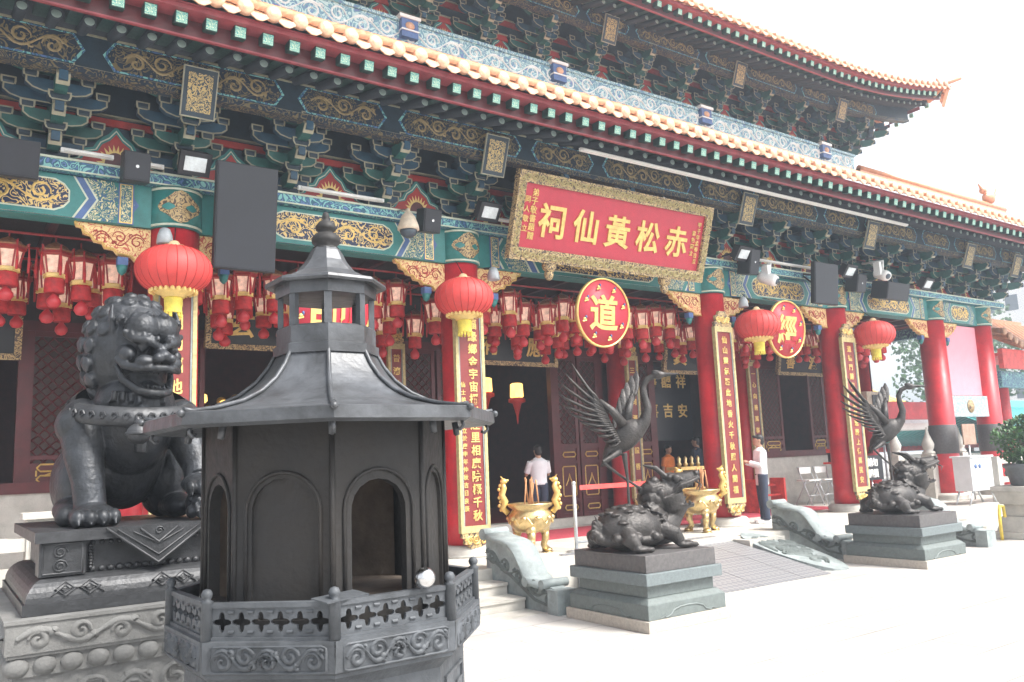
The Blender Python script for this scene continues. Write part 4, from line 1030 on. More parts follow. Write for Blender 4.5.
# carved band and pierced railing, a panel per side
for k in range(8):
    P, Wf = face_map(.79, k); mb = MB()
    vs = [P(u, v, d) for (v, d) in ((.915, .0), (.925, -.012), (1.045, -.018), (1.06, -.018), (1.065, .02)) for u in (-Wf/2-.005, Wf/2+.005)]
    mb.add(vs, [(2*i, 2*i+1, 2*i+3, 2*i+2) for i in range(4)], 0)
    fr = lambda u, v, d, P=P: P(u, .987+v, -.016-d)
    for ln in scrolls(Wf*.86, .12, 60+k, 5): mb.ridge(ln, .013, .016, fr, 0)
    for sg in (-1, 1):
        for j in range(6):
            t = PI*j/3; mb.ridge([(sg*.0+.012*math.cos(t), .012*math.sin(t)), (.045*math.cos(t), .045*math.sin(t)*.9)], .012, .016, fr, 0)
    a = Wf/2-.035
    mb.ridge([(-a, -.05), (-a+.02, -.058), (a-.02, -.058), (a, -.05), (a, .045), (a-.02, .053), (-a+.02, .053), (-a, .045), (-a, -.05)], .007, .009, fr, 0)
    mb.build('carved_band', 'ironrail', furn)
    P, Wf = face_map(.775, k); mb = MB()
    nc = 6; ins = .022; cw = (Wf-2*ins)/nc; v0, v1 = 1.075, 1.205
    def quat(t): return .027*(1+.45*math.cos(4*t))+.006
    for c in range(nc):
        u0 = -Wf/2+ins+cw*c
        holed(mb, P, u0, u0+cw, v0, v1, quat, u0+cw/2, (v0+v1)/2, 32, depth=.018)
    def bar(u0, u1, va, vb, d0, d1):
        vs = [P(u, v, d) for d in (d0, d1) for u, v in ((u0, va), (u1, va), (u1, vb), (u0, vb))]
        mb.add(vs, [(0, 1, 2, 3), (4, 5, 6, 7), (0, 1, 5, 4), (1, 2, 6, 5), (2, 3, 7, 6), (3, 0, 4, 7)], 0)
    bar(-Wf/2, Wf/2, 1.060, 1.077, -.012, .03); bar(-Wf/2, Wf/2, 1.203, 1.225, -.010, .028)
    # small pierced notches between the flowers read as dark diamonds
    for c in range(1, nc):
        u = -Wf/2+ins+cw*c
        for v in (v0+.022, v1-.022): mb.ridge([(u-.014, v), (u+.014, v)], .010, .010, lambda a, b_, d, P=P: P(a, b_, -.001-d), 0)
    mb.build('railing_panel', 'ironrail', furn)
    p = ov(.78, k, 0)
    q = MB(); q.lathe([(.026, 1.06), (.026, 1.225), (.030, 1.23), (.016, 1.24), (.024, 1.252), (.026, 1.265), (.018, 1.282), (0, 1.288)], (p.x, p.y, 0), 12); q.build('railing_post', 'ironrail', furn)
# roof
mb = MB(); prof = [(.255, 2.45), (.275, 2.40), (.31, 2.335), (.37, 2.26), (.46, 2.19), (.58, 2.135), (.74, 2.095), (.87, 2.075), (.92, 2.080), (.93, 2.075), (.93, 2.02), (.90, 2.005), (.75, 2.03), (.61, 2.05)]
pp = []
for i in range(len(prof)-1):
    p0, p1, p2, p3 = prof[max(i-1, 0)], prof[i], prof[i+1], prof[min(i+2, len(prof)-1)]
    for q in range(4 if i < 7 else 1):
        t = q/4; pp.append(tuple(.5*((2*p1[c])+(p2[c]-p0[c])*t+(2*p0[c]-5*p1[c]+4*p2[c]-p3[c])*t*t+(3*p1[c]-p0[c]-3*p2[c]+p3[c])*t**3) for c in (0, 1)))
pp.append(prof[-1]); oct(mb, pp)
mb.build('roof', 'ironsheen', furn)
mb = MB()
for k in range(8):
    mb.tube([ov(r*1.0, k, z+.010) for r, z in prof[:9]], [.012]*9, 7)
    e = ov(.935, k, 2.072); mb.ell(e, (.018, .018, .018), 0)
    mb.tube([ov(.88, k, 2.01), ov(.89, k, 1.985), ov(.87, k, 1.965), ov(.85, k, 1.975)], .009, 6)
    mb.tube([ov(.70, k, 2.03), ov(.71, k, 1.96), ov(.70, k, 1.96)], [.018, .018, .008], 8)
mb.build('roof_ribs', 'ironsheen', furn)
# lantern storey of the furnace
mb = MB(); oct(mb, [(.262, 2.40), (.285, 2.405), (.285, 2.455), (.268, 2.46), (.268, 2.55), (.255, 2.56), (.22, 2.56)]); mb.build('drum', 'ironsheen', furn)
for k in range(8):
    mb = MB(); p = ov(.245, k, 0); a = PH+k*PI/4
    T = Matrix.Translation((p.x, p.y, 0)) @ Matrix.Rotation(a, 4, 'Z'); mb.box(-.015, .015, -.02, .02, 2.555, 2.775, 0, T); mb.build('post', 'ironsheen', furn)
mb = MB(); oct(mb, [(.24, 2.725), (.272, 2.725), (.275, 2.79), (.325, 2.782), (.332, 2.795), (.325, 2.81), (.26, 2.83), (.17, 2.875), (.115, 2.94), (.085, 3.0), (.07, 3.02)]); oct(mb, [(.0, 2.74), (.24, 2.73)])
mb.build('top_roof', 'ironsheen', furn)
mb = MB().lathe([(.066, 3.0), (.072, 3.02), (.058, 3.03), (.078, 3.05), (.080, 3.075), (.060, 3.10), (.036, 3.112), (.055, 3.125), (.058, 3.145), (.040, 3.17), (.018, 3.185), (.022, 3.20), (.015, 3.225), (0, 3.235)], C8, 20)
mb.build('finial', 'iron', furn)
p = ov(.765, .74, 1.0)
tag(MB().ell((p.x, p.y, 1.225+.050), .050, seg=24, rings=16).build('steel_ball', 'steel'), 'shiny steel ball resting on the furnace railing below its open arch', 'ball')
p = ov(.73, .05, 1.0)
T = Matrix.Translation((p.x, p.y, 1.232)) @ Matrix.Rotation(R(-68), 4, 'Z') @ Matrix.Rotation(R(8), 4, 'Y')
mb = MB(); mb.box(-.05, .05, -.13, .13, 0, .006, 0, T)
tag(mb.build('metal_tray', 'ironrail'), 'small blue grey sheet metal tray lying at the foot of the open furnace arch', 'tray')

# ================================================================ LION
lr = empty('lion_pedestal', (1.5, 7.0, 0), 'carved grey limestone pedestal with a dark bronze plinth carrying the lion', 'pedestal')
X0, X1, Y0, Y1 = .40, 2.62, 6.0, 7.98
mb = MB(); mb.box(X0, X1, Y0, Y1, .76, .955); mb.box(X0+.05, X1-.05, Y0+.05, Y1-.05, .18, .62); mb.box(X0-.02, X1+.02, Y0-.02, Y1+.02, 0, .18)
mb.box(X0-.01, X1+.01, Y0-.01, Y1+.01, .94, .962); mb.box(X0+.01, X1-.01, Y0+.01, Y1-.01, .74, .762)
def frF(y): return lambda u, v, d: (u, y-d, v)
def frL(x): return lambda u, v, d: (x-d, u, v)
for ln in scrolls(2.1, .13, 3, 9): mb.ridge([(p[0]+1.51, p[1]+.85) for p in ln], .026, .024, frF(Y0))
for ln in scrolls(2.0, .32, 9, 8): mb.ridge([(p[0]+1.51, p[1]+.44) for p in ln], .024, .022, frF(Y0+.05))
for j in range(7):
    for sz in (.30, .52): mb.ridge([(.62+.27*j+a, sz+b_) for a, b_ in ((-.08, .04), (-.08, -.04), (.05, -.04), (.05, .02), (-.03, .02))], .016, .018, frF(Y0+.05))
for ln in scrolls(1.8, .13, 4, 8): mb.ridge([(p[0]+7.0, p[1]+.85) for p in ln], .026, .024, frL(X0))
mb.build('stone_block', 'carved', lr)
mb = MB(); n = 15
mb.box(X0+.03, X1-.03, Y0+.03, Y1-.03, .62, .74)
for j in range(n): mb.ell((X0+.07+(X1-X0-.14)*j/(n-1), Y0+.035, .68), (.068, .045, .058), seg=12, rings=8)
for j in range(13): mb.ell((X0+.035, Y0+.07+(Y1-Y0-.14)*j/12, .68), (.045, .068, .058), seg=12, rings=8)
mb.build('bead_moulding', 'carved', lr)
a0, a1, b0, b1 = .49, 2.53, 6.10, 7.88
mb = MB(); mb.box(a0, a1, b0, b1, .965, 1.035)
nn = 7
for i in range(nn):
    t0, t1 = i/nn*PI/2, (i+1)/nn*PI/2
    i0, i1 = .015+.14*(1-math.cos(t0)), .015+.14*(1-math.cos(t1)); h0_, h1_ = 1.035+.15*math.sin(t0), 1.035+.15*math.sin(t1)
    mb.frus(a0+i0, a1-i0, b0+i0, b1-i0, h0_, a0+i1, a1-i1, b0+i1, b1-i1, h1_)
mb.box(a0+.17, a1-.17, b0+.17, b1-.17, 1.18, 1.40); mb.box(a0+.06, a1-.06, b0+.06, b1-.06, 1.40, 1.47)
mb.box(a0+.09, a0+.36, b0+.10, b0+.3, 1.185, 1.40)
for cz in (1.245, 1.335):
    for cx in (.70,): mb.ridge(spiral(cx, cz, .045, 0, 2, 16), .01, .012, frF(b0+.10)); 
mb.ridge([(.60, 1.20), (.60, 1.39), (.83, 1.39), (.83, 1.20), (.60, 1.20)], .012, .012, frF(b0+.10))
for j in range(28):
    x = .90+j*.055
    if x < 2.3: mb.ell((x, b0+.165, 1.375), (.02, .02, .02), seg=8, rings=5); mb.ell((x, b0+.165, 1.205), (.025, .022, .022), seg=8, rings=5)
for j in range(8): mb.ell((.885, b0+.15, 1.22+.02*j), (.018, .018, .014), seg=6, rings=4)
# knot ornaments along the rounded shoulder
def frB(u, v, d):
    t = v; return (u, b0+.015+.14*(1-math.cos(t))-(.004+d)*math.cos(t), 1.035+(.15+.004+d)*math.sin(t))
for cx in (.80, 1.38, 1.70, 2.2):
    for ox in (-.07, .07):
        mb.ridge([(cx+ox-.06, .5), (cx+ox, .82), (cx+ox+.06, .5), (cx+ox, .2), (cx+ox-.06, .5)], .011, .012, frB)
        mb.ridge([(cx+ox-.03, .5), (cx+ox, .66), (cx+ox+.03, .5), (cx+ox, .34), (cx+ox-.03, .5)], .009, .010, frB)
    mb.ridge([(cx-.15, .25), (cx-.10, .5), (cx+.10, .5), (cx+.15, .25)], .010, .012, frB)
mb.build('bronze_plinth', 'bronzelight', lr)
mb = MB(); mb.prism([(.96, 1.474), (1.62, 1.474), (1.29, 1.205)], b0+.045, b0+.058, 'y', 0)
for k_, w_ in ((.0, .012), (.05, .008), (.12, .008)): mb.ridge([(.96+k_*1.4, 1.468-k_*.3), (1.29, 1.215+k_*1.1), (1.62-k_*1.4, 1.468-k_*.3)], w_, .012, frF(b0+.045))
mb.ridge([(1.17, 1.45), (1.29, 1.35), (1.41, 1.45)], .012, .012, frF(b0+.045)); mb.ridge(spiral(1.29, 1.43, .03, 0, 1.5, 12), .008, .01, frF(b0+.045))
mb.build('plinth_cloth', 'bronzelight', lr)

lion = empty('bronze_lion', (1.23, 6.86, 1.47), 'large dark bronze guardian lion with curly mane and open jaws sitting on the carved pedestal', 'statue')
mb = MB()
mb.ell((0, .02, .74), (.33, .30, .40)); mb.ell((0, -.08, .86), (.31, .28, .26)); mb.ell((0, .36, .50), (.34, .42, .42)); mb.ell((0, -.02, 1.05), (.26, .25, .28))
for s_ in (-1, 1):
    mb.ell((s_*.34, .42, .30), (.20, .34, .30)); mb.ell((s_*.40, .20, .10), (.14, .30, .10))
    mb.ell((s_*.38, -.02, .72), (.17, .18, .20))
for sx in (-1, 1): mb.ell((sx*.44, -.04, .72), (.135, .15, .145))
# right foreleg straight down, left one resting on the cub
mb.tube([(-.38, -.04, .70), (-.37, -.12, .50), (-.345, -.20, .30), (-.33, -.24, .12)], [.165, .145, .118, .115], 14)
mb.ell((-.33, -.34, .075), (.165, .20, .085))
for i, x in enumerate((-.455, -.375, -.29, -.21)):
    mb.ell((x, -.50-.02*(i in (1, 2)), .062), (.052, .075, .062)); mb.tube([(x, -.55, .055), (x, -.60, .02)], [.022, .006], 6)
mb.ell((-.50, -.20, .07), (.07, .10, .07))
mb.tube([(.38, -.04, .70), (.44, -.12, .52), (.465, -.20, .40), (.455, -.28, .30)], [.165, .14, .115, .10], 14)
mb.ell((.45, -.34, .26), (.14, .15, .075))
for x in (.35, .42, .49, .56): mb.ell((x, -.46, .235), (.04, .07, .055)); mb.tube([(x, -.50, .22), (x, -.53, .17)], [.02, .006], 6)
mb.tube([(0, -.30, .9), (0, -.36, .72), (0, -.33, .5)], [.05, .06, .05], 8)
# chest folds and ribs
T = Matrix.Translation((.0, -.12, 1.285)) @ Matrix.Rotation(R(17), 4, 'Z') @ Matrix.Rotation(R(10), 4, 'X') @ Matrix.Diagonal((.98, 1.03, 1.08, 1))
def E(c, r, rot=None): mb.ell(c, r, 0, T, 18, 12, rot)
def Tb(p, r, seg=8, fl=None): mb.tube(p, r, seg, 0, T, flat=fl)
E((0, .03, .03), (.30, .30, .30)); E((0, .11, .0), (.37, .33, .385)); E((0, .12, -.14), (.33, .28, .26))
for s_ in (-1, 1):
    E((s_*.085, -.19, .15), (.14, .13, .115))
    E((s_*.115, -.295, .035), (.050, .045, .042)); E((s_*.115, -.325, .035), (.022, .02, .02))
    Tb([(s_*.235, -.20, .105), (s_*.19, -.28, .075), (s_*.12, -.335, .075), (s_*.05, -.355, .055), (s_*.015, -.36, .025)], [.022, .03, .03, .03, .02])
    for q in range(6):
        t = q/5; Tb([(s_*(.24-.20*t), -.22-.13*t, .115-.03*t), (s_*(.25-.20*t), -.235-.15*t, .13-.03*t)], [.026, .018], 6)
    E((s_*.20, -.20, -.03), (.065, .09, .06)); E((s_*.11, -.345, -.068), (.085, .07, .048))
    E((s_*.055, -.425, -.035), (.04, .035, .034)); Tb([(s_*.26, -.16, -.06), (s_*.235, -.24, -.105), (s_*.16, -.37, -.115), (s_*.06, -.43, -.105), (0, -.435, -.10)], [.02, .028, .028, .026, .024])
    Tb([(s_*.235, -.13, -.11), (s_*.205, -.20, -.20), (s_*.13, -.32, -.265), (s_*.05, -.365, -.275), (0, -.37, -.275)], [.02, .03, .03, .028, .028])
    for q in range(5): Tb([(s_*(.03+.035*q), -.415+.016*q*q*.5, -.115), (s_*(.03+.033*q), -.405+.016*q*q*.5, -.15)], [.014, .006], 6)
    for q in range(4): Tb([(s_*(.03+.04*q), -.345+.014*q*q*.6, -.25), (s_*(.03+.04*q), -.35+.014*q*q*.6, -.215)], [.014, .006], 6)
    Tb([(s_*.25, -.06, .10), (s_*.285, -.07, .20), (s_*.27, -.02, .30)], [.05, .045, .012], 8, .5); Tb([(s_*.26, -.08, .07), (s_*.30, -.10, .20), (s_*.275, -.05, .30)], [.018, .018, .01], 6)
    for q in range(4): Tb([(s_*(.10+.045*q), -.28+.04*q, -.29), (s_*(.10+.05*q), -.30+.04*q, -.34), (s_*(.12+.05*q), -.27+.04*q, -.37)], [.028, .024, .01], 6)
E((0, -.40, -.02), (.055, .06, .045)); E((0, -.30, -.0), (.05, .09, .07)); E((0, -.22, -.285), (.15, .15, .035)); E((0, -.10, -.22), (.18, .12, .12))
Tb([(0, -.12, -.23), (0, -.26, -.225), (0, -.34, -.235)], [.06, .055, .03], 8, .4)
# mane curls
pts = []
for row, (el, nn_, rr_) in enumerate(((80, 3, .050), (60, 9, .052), (40, 14, .054), (21, 17, .055), (3, 18, .057), (-15, 17, .060), (-33, 15, .066), (-51, 12, .070))):
    for k in range(nn_):
        az = 2*PI*(k+.5*(row % 2))/nn_
        d = Vector((math.sin(az)*math.cos(R(el)), math.cos(az)*math.cos(R(el)), math.sin(R(el))))
        if d.y < -.42 and el < 50: continue
        if d.y < -.10 and el < -20 and abs(d.x) < .75: continue
        c = Vector((0, .12, -.02)); p = c+Vector((d.x*.36, d.y*.33, d.z*.385)); pts.append((p, d, rr_))
for p, d, rr_ in pts:
    rr_ *= .92; p = p-d*rr_*.05; E(p, rr_)
    q = d.orthogonal().normalized(); w_ = d.cross(q)
    ring = [p+d*rr_*.50+(q*math.cos(2*PI*j/10)+w_*math.sin(2*PI*j/10))*rr_*.80 for j in range(11)]
    Tb(ring, .016, 6)
for s_ in (-1, 1):
    for q in range(3): E((s_*.06+s_*.09*q, -.24+.05*q, .245-.02*q), (.04, .035, .035)); E((s_*.06+s_*.09*q, -.27+.05*q, .25-.02*q), .016)
for v_ in range(len(mb.v)): mb.v[v_] = (mb.v[v_][0]*.92, mb.v[v_][1], mb.v[v_][2])
me = remesh(mb, .0085, 2, mats=('bronze',)); body_o = obj('lion_body', me, lion)
# collar, bell, cub
mb = MB(); n = 44; vs = []
for k in range(n+1):
    a = 2*PI*k/n; ca, sa = math.cos(a), math.sin(a)
    for (rr_, dz) in ((.375, .075), (.405, .06), (.430, .0), (.425, -.055), (.395, -.07)):
        fz = .90-.15*(-sa+1)*.5+.10*max(0, sa)
        vs.append((rr_*ca*1.05, -.02+rr_*sa*.93-.06*(sa < 0)*abs(sa), fz+dz))
mb.add(vs, [(5*k+j, 5*k+j+1, 5*k+j+6, 5*k+j+5) for k in range(n) for j in range(4)], 0, True)
for k in range(34):
    a = 2*PI*k/34; ca, sa = math.cos(a), math.sin(a); fz = .90-.15*(-sa+1)*.5+.10*max(0, sa)
    c = Vector((.432*ca*1.05, -.02+.435*sa*.93-.06*(sa < 0)*abs(sa), fz)); t = Vector((-sa, ca, 0))
    mb.tube([c+t*(.03*math.cos(j*.9))*(1-.1*j)+Vector((0, 0, (.035*math.sin(j*.9))*(1-.1*j))) for j in range(8)], .008, 5)
mb.build('collar', 'bronzelight', lion, local=True)
mb = MB(); mb.ell((-.05, -.54, .63), (.085, .085, .075), seg=20, rings=14); mb.lathe([(.089, -.012), (.094, 0), (.089, .012)], (-.05, -.54, .63), 24); mb.lathe([(.03, .06), (.035, .08), (.02, .10)], (-.05, -.54, .63), 12)
mb.tube([(-.05, -.50, .70), (-.05, -.44, .78)], .02, 8); mb.build('bell', 'bronzelight', lion, local=True)
mb = MB(); mb.ell((.45, -.30, .12), (.12, .16, .11)); mb.ell((.42, -.45, .13), (.085, .08, .085)); mb.ell((.40, -.52, .11), (.04, .04, .035)); mb.ell((.56, -.42, .10), (.05, .06, .09)); mb.ell((.34, -.44, .06), (.04, .07, .05)); mb.ell((.50, -.52, .04), (.04, .06, .04))
for k in range(12): a = k*2.4; mb.ell((.43+.09*math.cos(a), -.42+.05*math.sin(a*1.3), .16+.05*math.sin(a)), .026)
for s_ in (-1, 1): mb.ell((.40+s_*.032, -.515, .15), .016)
for k in range(3): mb.tube([(.36+.09*k, -.50, .12), (.35+.09*k, -.56, .06), (.37+.09*k, -.55, .015)], [.025, .022, .012], 6)
obj('cub', remesh(mb, .007, 1, mats=('bronze',)), lion)

# ================================================================ PEDESTALS WITH TURTLE AND CRANE
def pedestal(cx, cy, label):
    root = empty('stone_pedestal', (cx, cy, 0), label, 'pedestal', 'stepped stone pedestals of the crane statues')
    a, b_ = .62, .68
    def B(mb, ia, z0, z1): mb.box(cx-a+ia, cx+a-ia, cy-b_+ia, cy+b_-ia, z0, z1)
    mb = MB(); B(mb, 0, 0, .115); bevel(mb.build('granite_plinth', 'stonewarm', root), .006)
    mb = MB(); B(mb, .035, .115, .27); mb.frus(cx-a+.035, cx+a-.035, cy-b_+.035, cy+b_-.035, .27, cx-a+.10, cx+a-.10, cy-b_+.10, cy+b_-.10, .325)
    B(mb, .12, .325, .455)
    # apron carving on the foot
    for (fr, half) in ((frF(cy-b_+.035), a), (frL(cx-a+.035), b_)):
        c0 = cx if half == a else cy
        for pts_ in ([(-.42, 0), (-.36, .02), (-.34, .0), (-.26, .02), (-.22, .06), (-.12, .085), (0, .09), (.12, .085), (.22, .06), (.26, .02), (.34, 0), (.36, .02), (.42, 0)],):
            mb.ridge([(c0+p[0], .125+p[1]) for p in pts_], .010, .012, fr)
    bevel(mb.build('green_stone_base', 'pedgreen', root), .006)
    mb = MB(); B(mb, .045, .455, .58); bevel(mb.build('ledge', 'pedstone2', root), .008)
    mb = MB(); B(mb, .09, .58, .76)
    bevel(mb.build('top_block', 'pedbrown', root), .006)
M['pedstone2'] = mat('ledge_stone', (.125, .15, .155), .55, var=.15, scale=25, bump=.25, bscale=80)
pedestal(6.68, 7.11, 'stepped green grey stone pedestal under the near crane and turtle statue')
pedestal(12.53, 7.43, 'stepped green grey stone pedestal under the far crane and turtle statue')
def crane_statue():
    root = empty('crane_statue', (6.68, 7.11, .76))
    mb = MB()
    mb.ell((-.20, 0, .24), (.42, .33, .25)); mb.ell((-.20, 0, .13), (.45, .34, .10)); mb.ell((.15, 0, .2), (.2, .24, .18))
    for k in range(9):                               # scutes along the shell rim and back
        a = PI*.25+k*PI*1.5/8; mb.ell((-.20+.42*math.cos(a), .34*math.sin(a), .16), (.06, .06, .05))
    for i in range(5):
        for j in range(-2, 3):
            x = -.48+.14*i; y = .11*j+(.05 if i % 2 else 0); q = 1-((x+.20)/.42)**2-(y/.33)**2
            if q > .05: mb.ell((x, y, .24+.25*math.sqrt(q)), (.06, .055, .022))
    mb.tube([(.12, 0, .20), (.30, 0, .22), (.40, 0, .34), (.41, 0, .50), (.36, 0, .66)], [.20, .22, .19, .175, .17], 18)
    for z in (.20, .27, .34, .41, .48): mb.tube([(.50-.02*abs(z-.3)*5, -.10, z), (.56-.1*abs(z-.30), 0, z-.01), (.50-.02*abs(z-.3)*5, .10, z)], .016, 6)
    for s_ in (-1, 1):
        mb.tube([(.12, s_*.20, .22), (.20, s_*.32, .16), (.24, s_*.36, .07)], [.11, .09, .06], 10); mb.ell((.30, s_*.38, .045), (.12, .075, .04))
        for t in (-.05, 0, .05): mb.ell((.40, s_*.38+t, .035), (.05, .024, .03)); mb.tube([(.43, s_*.38+t, .035), (.475, s_*.38+t, .01)], [.014, .004], 5)
        mb.tube([(-.42, s_*.18, .20), (-.46, s_*.32, .14), (-.42, s_*.36, .06)], [.11, .09, .06], 10); mb.ell((-.38, s_*.38, .045), (.11, .075, .04))
        for t in (-.05, 0, .05): mb.ell((-.28, s_*.38+t, .035), (.05, .024, .03))
        # far-side front leg lifted like a fin
        # mane and horns
        for k in range(6): mb.tube([(.30-.02*k, s_*(.08+.015*k), .76-.07*k), (.20-.02*k, s_*(.14+.02*k), .74-.085*k), (.13-.02*k, s_*.14, .75-.09*k)], [.06, .055, .02], 7)
        mb.tube([(.36, s_*.07, .86), (.26, s_*.10, .95), (.14, s_*.12, .98)], [.03, .028, .01], 6)
        mb.ell((.46, s_*.105, .84), (.045, .035, .04)); mb.tube([(.37, s_*.09, .83), (.46, s_*.10, .845), (.53, s_*.07, .82)], [.018, .022, .012], 6)
        mb.tube([(.40, s_*.10, .70), (.50, s_*.11, .775), (.59, s_*.09, .80), (.69, s_*.04, .84)], [.02, .022, .022, .02], 7)
        mb.tube([(.36, s_*.10, .66), (.45, s_*.10, .585), (.54, s_*.08, .56), (.62, s_*.04, .585)], [.02, .022, .02, .018], 7)
        for k in range(4): mb.tube([(.46+.05*k, s_*.08, .76+.018*k), (.46+.05*k, s_*.077, .70+.018*k)], [.018, .008], 6); mb.ell((.30-.05*k, s_*(.15+.01*k), .70-.06*k), (.05, .035, .05)); mb.ell((.24-.04*k, s_*(.10), .82-.03*k), (.05, .045, .045)); mb.tube([(.45+.045*k, s_*.075, .59-.005*k), (.45+.045*k, s_*.075, .635-.005*k)], [.014, .006], 6)
        mb.tube([(.66, s_*.05, .80), (.70, s_*.12, .77), (.66, s_*.17, .70)], [.014, .010, .005], 5)
        for k in range(3): mb.tube([(.36+.05*k, s_*.08, .60), (.34+.06*k, s_*.10, .54), (.30+.06*k, s_*.09, .50)], [.025, .02, .006], 6)
    mb.ell((.31, 0, .70), (.18, .15, .135)); mb.tube([(.34, 0, .76), (.46, 0, .80), (.57, 0, .83), (.67, 0, .87)], [.11, .095, .075, .045], 20); mb.ell((.22, 0, .64), (.16, .18, .16)); mb.ell((.66, 0, .885), (.035, .06, .03)); mb.ell((.40, 0, .85), (.08, .12, .05)); mb.tube([(.34, 0, .58), (.46, 0, .54), (.56, 0, .535), (.63, 0, .57)], [.09, .06, .05, .03], 20); mb.tube([(.36, 0, .66), (.48, 0, .63), (.56, 0, .65)], [.04, .03, .012], 7, flat=.5)
    mb.tube([(-.58, 0, .16), (-.68, .03, .22), (-.66, .05, .32), (-.60, .02, .34)], [.06, .05, .035, .01], 8)
    for k in range(4): mb.tube([(-.62, 0, .2+.03*k), (-.74+.02*k, .02, .26+.05*k)], [.03, .006], 6)
    for q, v_ in enumerate(mb.v):
        if v_[2] > .36 and v_[0] > -.05: f = min(1, (v_[2]-.36)/.2); g = min(1, max(0, (v_[2]-.42)/.16)); a = -.75*g; k_ = 1+.16*g; dx, dy = (v_[0]-.28)*k_, v_[1]*k_; mb.v[q] = (.30+dx*math.cos(a)-dy*math.sin(a), dx*math.sin(a)+dy*math.cos(a), .42+(v_[2]-.42)*k_-.14*f)
    obj('dragon_turtle', remesh(mb, .0085, 3, mats=('statue',)), root)
    # crane
    mb = MB()
    mb.tube([(-.20, -.03, .46), (-.20, -.03, .80), (-.22, -.02, 1.08)], [.02, .017, .035], 8)
    mb.tube([(-.25, .03, 1.10), (-.38, .03, 1.04), (-.50, .04, .99)], [.05, .03, .02], 8); mb.tube([(-.50, .04, .99), (-.25, .04, .83), (.06, .03, .66)], [.018, .016, .018], 8)
    rot = Matrix.Rotation(R(-38), 3, 'Y'); legs_n = len(mb.v)
    mb.ell((-.21, 0, 1.27), (.25, .135, .15), rot=rot)
    mb.tube([(-.30, 0, 1.22), (-.40, 0, 1.10), (-.46, 0, 1.00)], [.12, .10, .05], 10, flat=.8)
    mb.tube([(-.10, 0, 1.32), (.02, 0, 1.44), (.06, 0, 1.58), (.03, 0, 1.72), (.02, 0, 1.82), (.07, 0, 1.91), (.16, 0, 1.95)], [.11, .07, .05, .042, .038, .036, .034], 10)
    mb.ell((.20, 0, 1.955), (.08, .05, .05)); mb.ell((.17, 0, 1.995), (.045, .03, .022)); mb.tube([(.25, 0, 1.955), (.34, 0, 1.955), (.44, 0, 1.955)], [.032, .02, .007], 8)
    for s_ in (-1, 1): mb.ell((.22, s_*.042, 1.965), (.012, .012, .012))
    for k in range(5): mb.tube([(-.36, (k-2)*.03, 1.16), (-.47, (k-2)*.045, 1.02), (-.52+.02*abs(k-2), (k-2)*.05, .93)], [.035, .035, .012], 7, flat=.5)
    TC = Matrix.Translation((-.15, 0, 0)) @ Matrix.Rotation(R(-46), 4, 'Z') @ Matrix.Translation((.20, 0, 0))
    for q in range(legs_n, len(mb.v)): mb.v[q] = tuple(TC @ Vector(mb.v[q]))
    obj('crane_body', remesh(mb, .0075, 1, mats=('statue',)), root)
    # wings: fans of long flattened feathers
    def wing(tips, roots, shoulder, wrist, name):
        mb = MB()
        mb.tube([shoulder, (Vector(shoulder)+Vector(wrist))/2+Vector((0, 0, .03)), wrist], [.06, .045, .03], 8)
        n = len(tips)
        for i, (t, r0) in enumerate(zip(tips, roots)):
            t = Vector(t); r0 = Vector(r0); m1 = r0.lerp(t, .45)+Vector((.0, 0, -.035)); m2 = r0.lerp(t, .8)+Vector((0, 0, -.025))
            mb.tube([r0, r0.lerp(t, .2)+Vector((0, 0, -.02)), m1, m2, t], [.026, .050, .060, .050, .012], 8, flat=.35)
        for i in range(n*2):                               # coverts
            f = i/(n*2-1); k = f*(n-1); a = int(min(k, n-2)); q = k-a
            t = Vector(tips[a]).lerp(Vector(tips[a+1]), q); r0 = Vector(roots[a]).lerp(Vector(roots[a+1]), q)
            mb.tube([r0, r0.lerp(t, .22)+Vector((0, -.012, -.01)), r0.lerp(t, .42)+Vector((0, -.01, -.02))], [.020, .042, .010], 7, flat=.5)
        mb.v = [tuple(TC @ Vector(q)) for q in mb.v]; mb.build(name, 'statue', root, local=True)
    T1 = [(-.76, -.24, 2.12), (-.84, -.26, 2.01), (-.89, -.27, 1.89), (-.91, -.28, 1.77), (-.89, -.27, 1.66), (-.82, -.25, 1.56), (-.72, -.23, 1.47), (-.62, -.21, 1.39), (-.53, -.18, 1.31), (-.46, -.14, 1.24), (-.40, -.12, 1.18)]
    r1 = [Vector((-.46, -.20, 1.66)).lerp(Vector((-.26, -.10, 1.22)), i/10) for i in range(11)]
    wing(T1, r1, (-.22, -.08, 1.40), (-.47, -.20, 1.68), 'spread_wing')
    T2 = [(-.06, .42, 2.06), (-.12, .38, 2.00), (-.18, .34, 1.92), (-.23, .30, 1.84), (-.27, .26, 1.74), (-.30, .22, 1.64), (-.33, .18, 1.54)]
    r2 = [Vector((-.12, .26, 1.72)).lerp(Vector((-.28, .08, 1.28)), i/6) for i in range(7)]
    wing(T2, r2, (-.20, .06, 1.38), (-.12, .28, 1.75), 'raised_wing')
    return root
cs = crane_statue(); tag(cs, 'bronze crane with raised wings standing on a dragon headed turtle, on the nearer pedestal', 'statue', 'bronze cranes on dragon turtles')
c2 = copy_tree(cs); c2.location = (12.53, 7.43, .76); c2['label'] = 'bronze crane standing on a dragon headed turtle, on the farther pedestal at right'

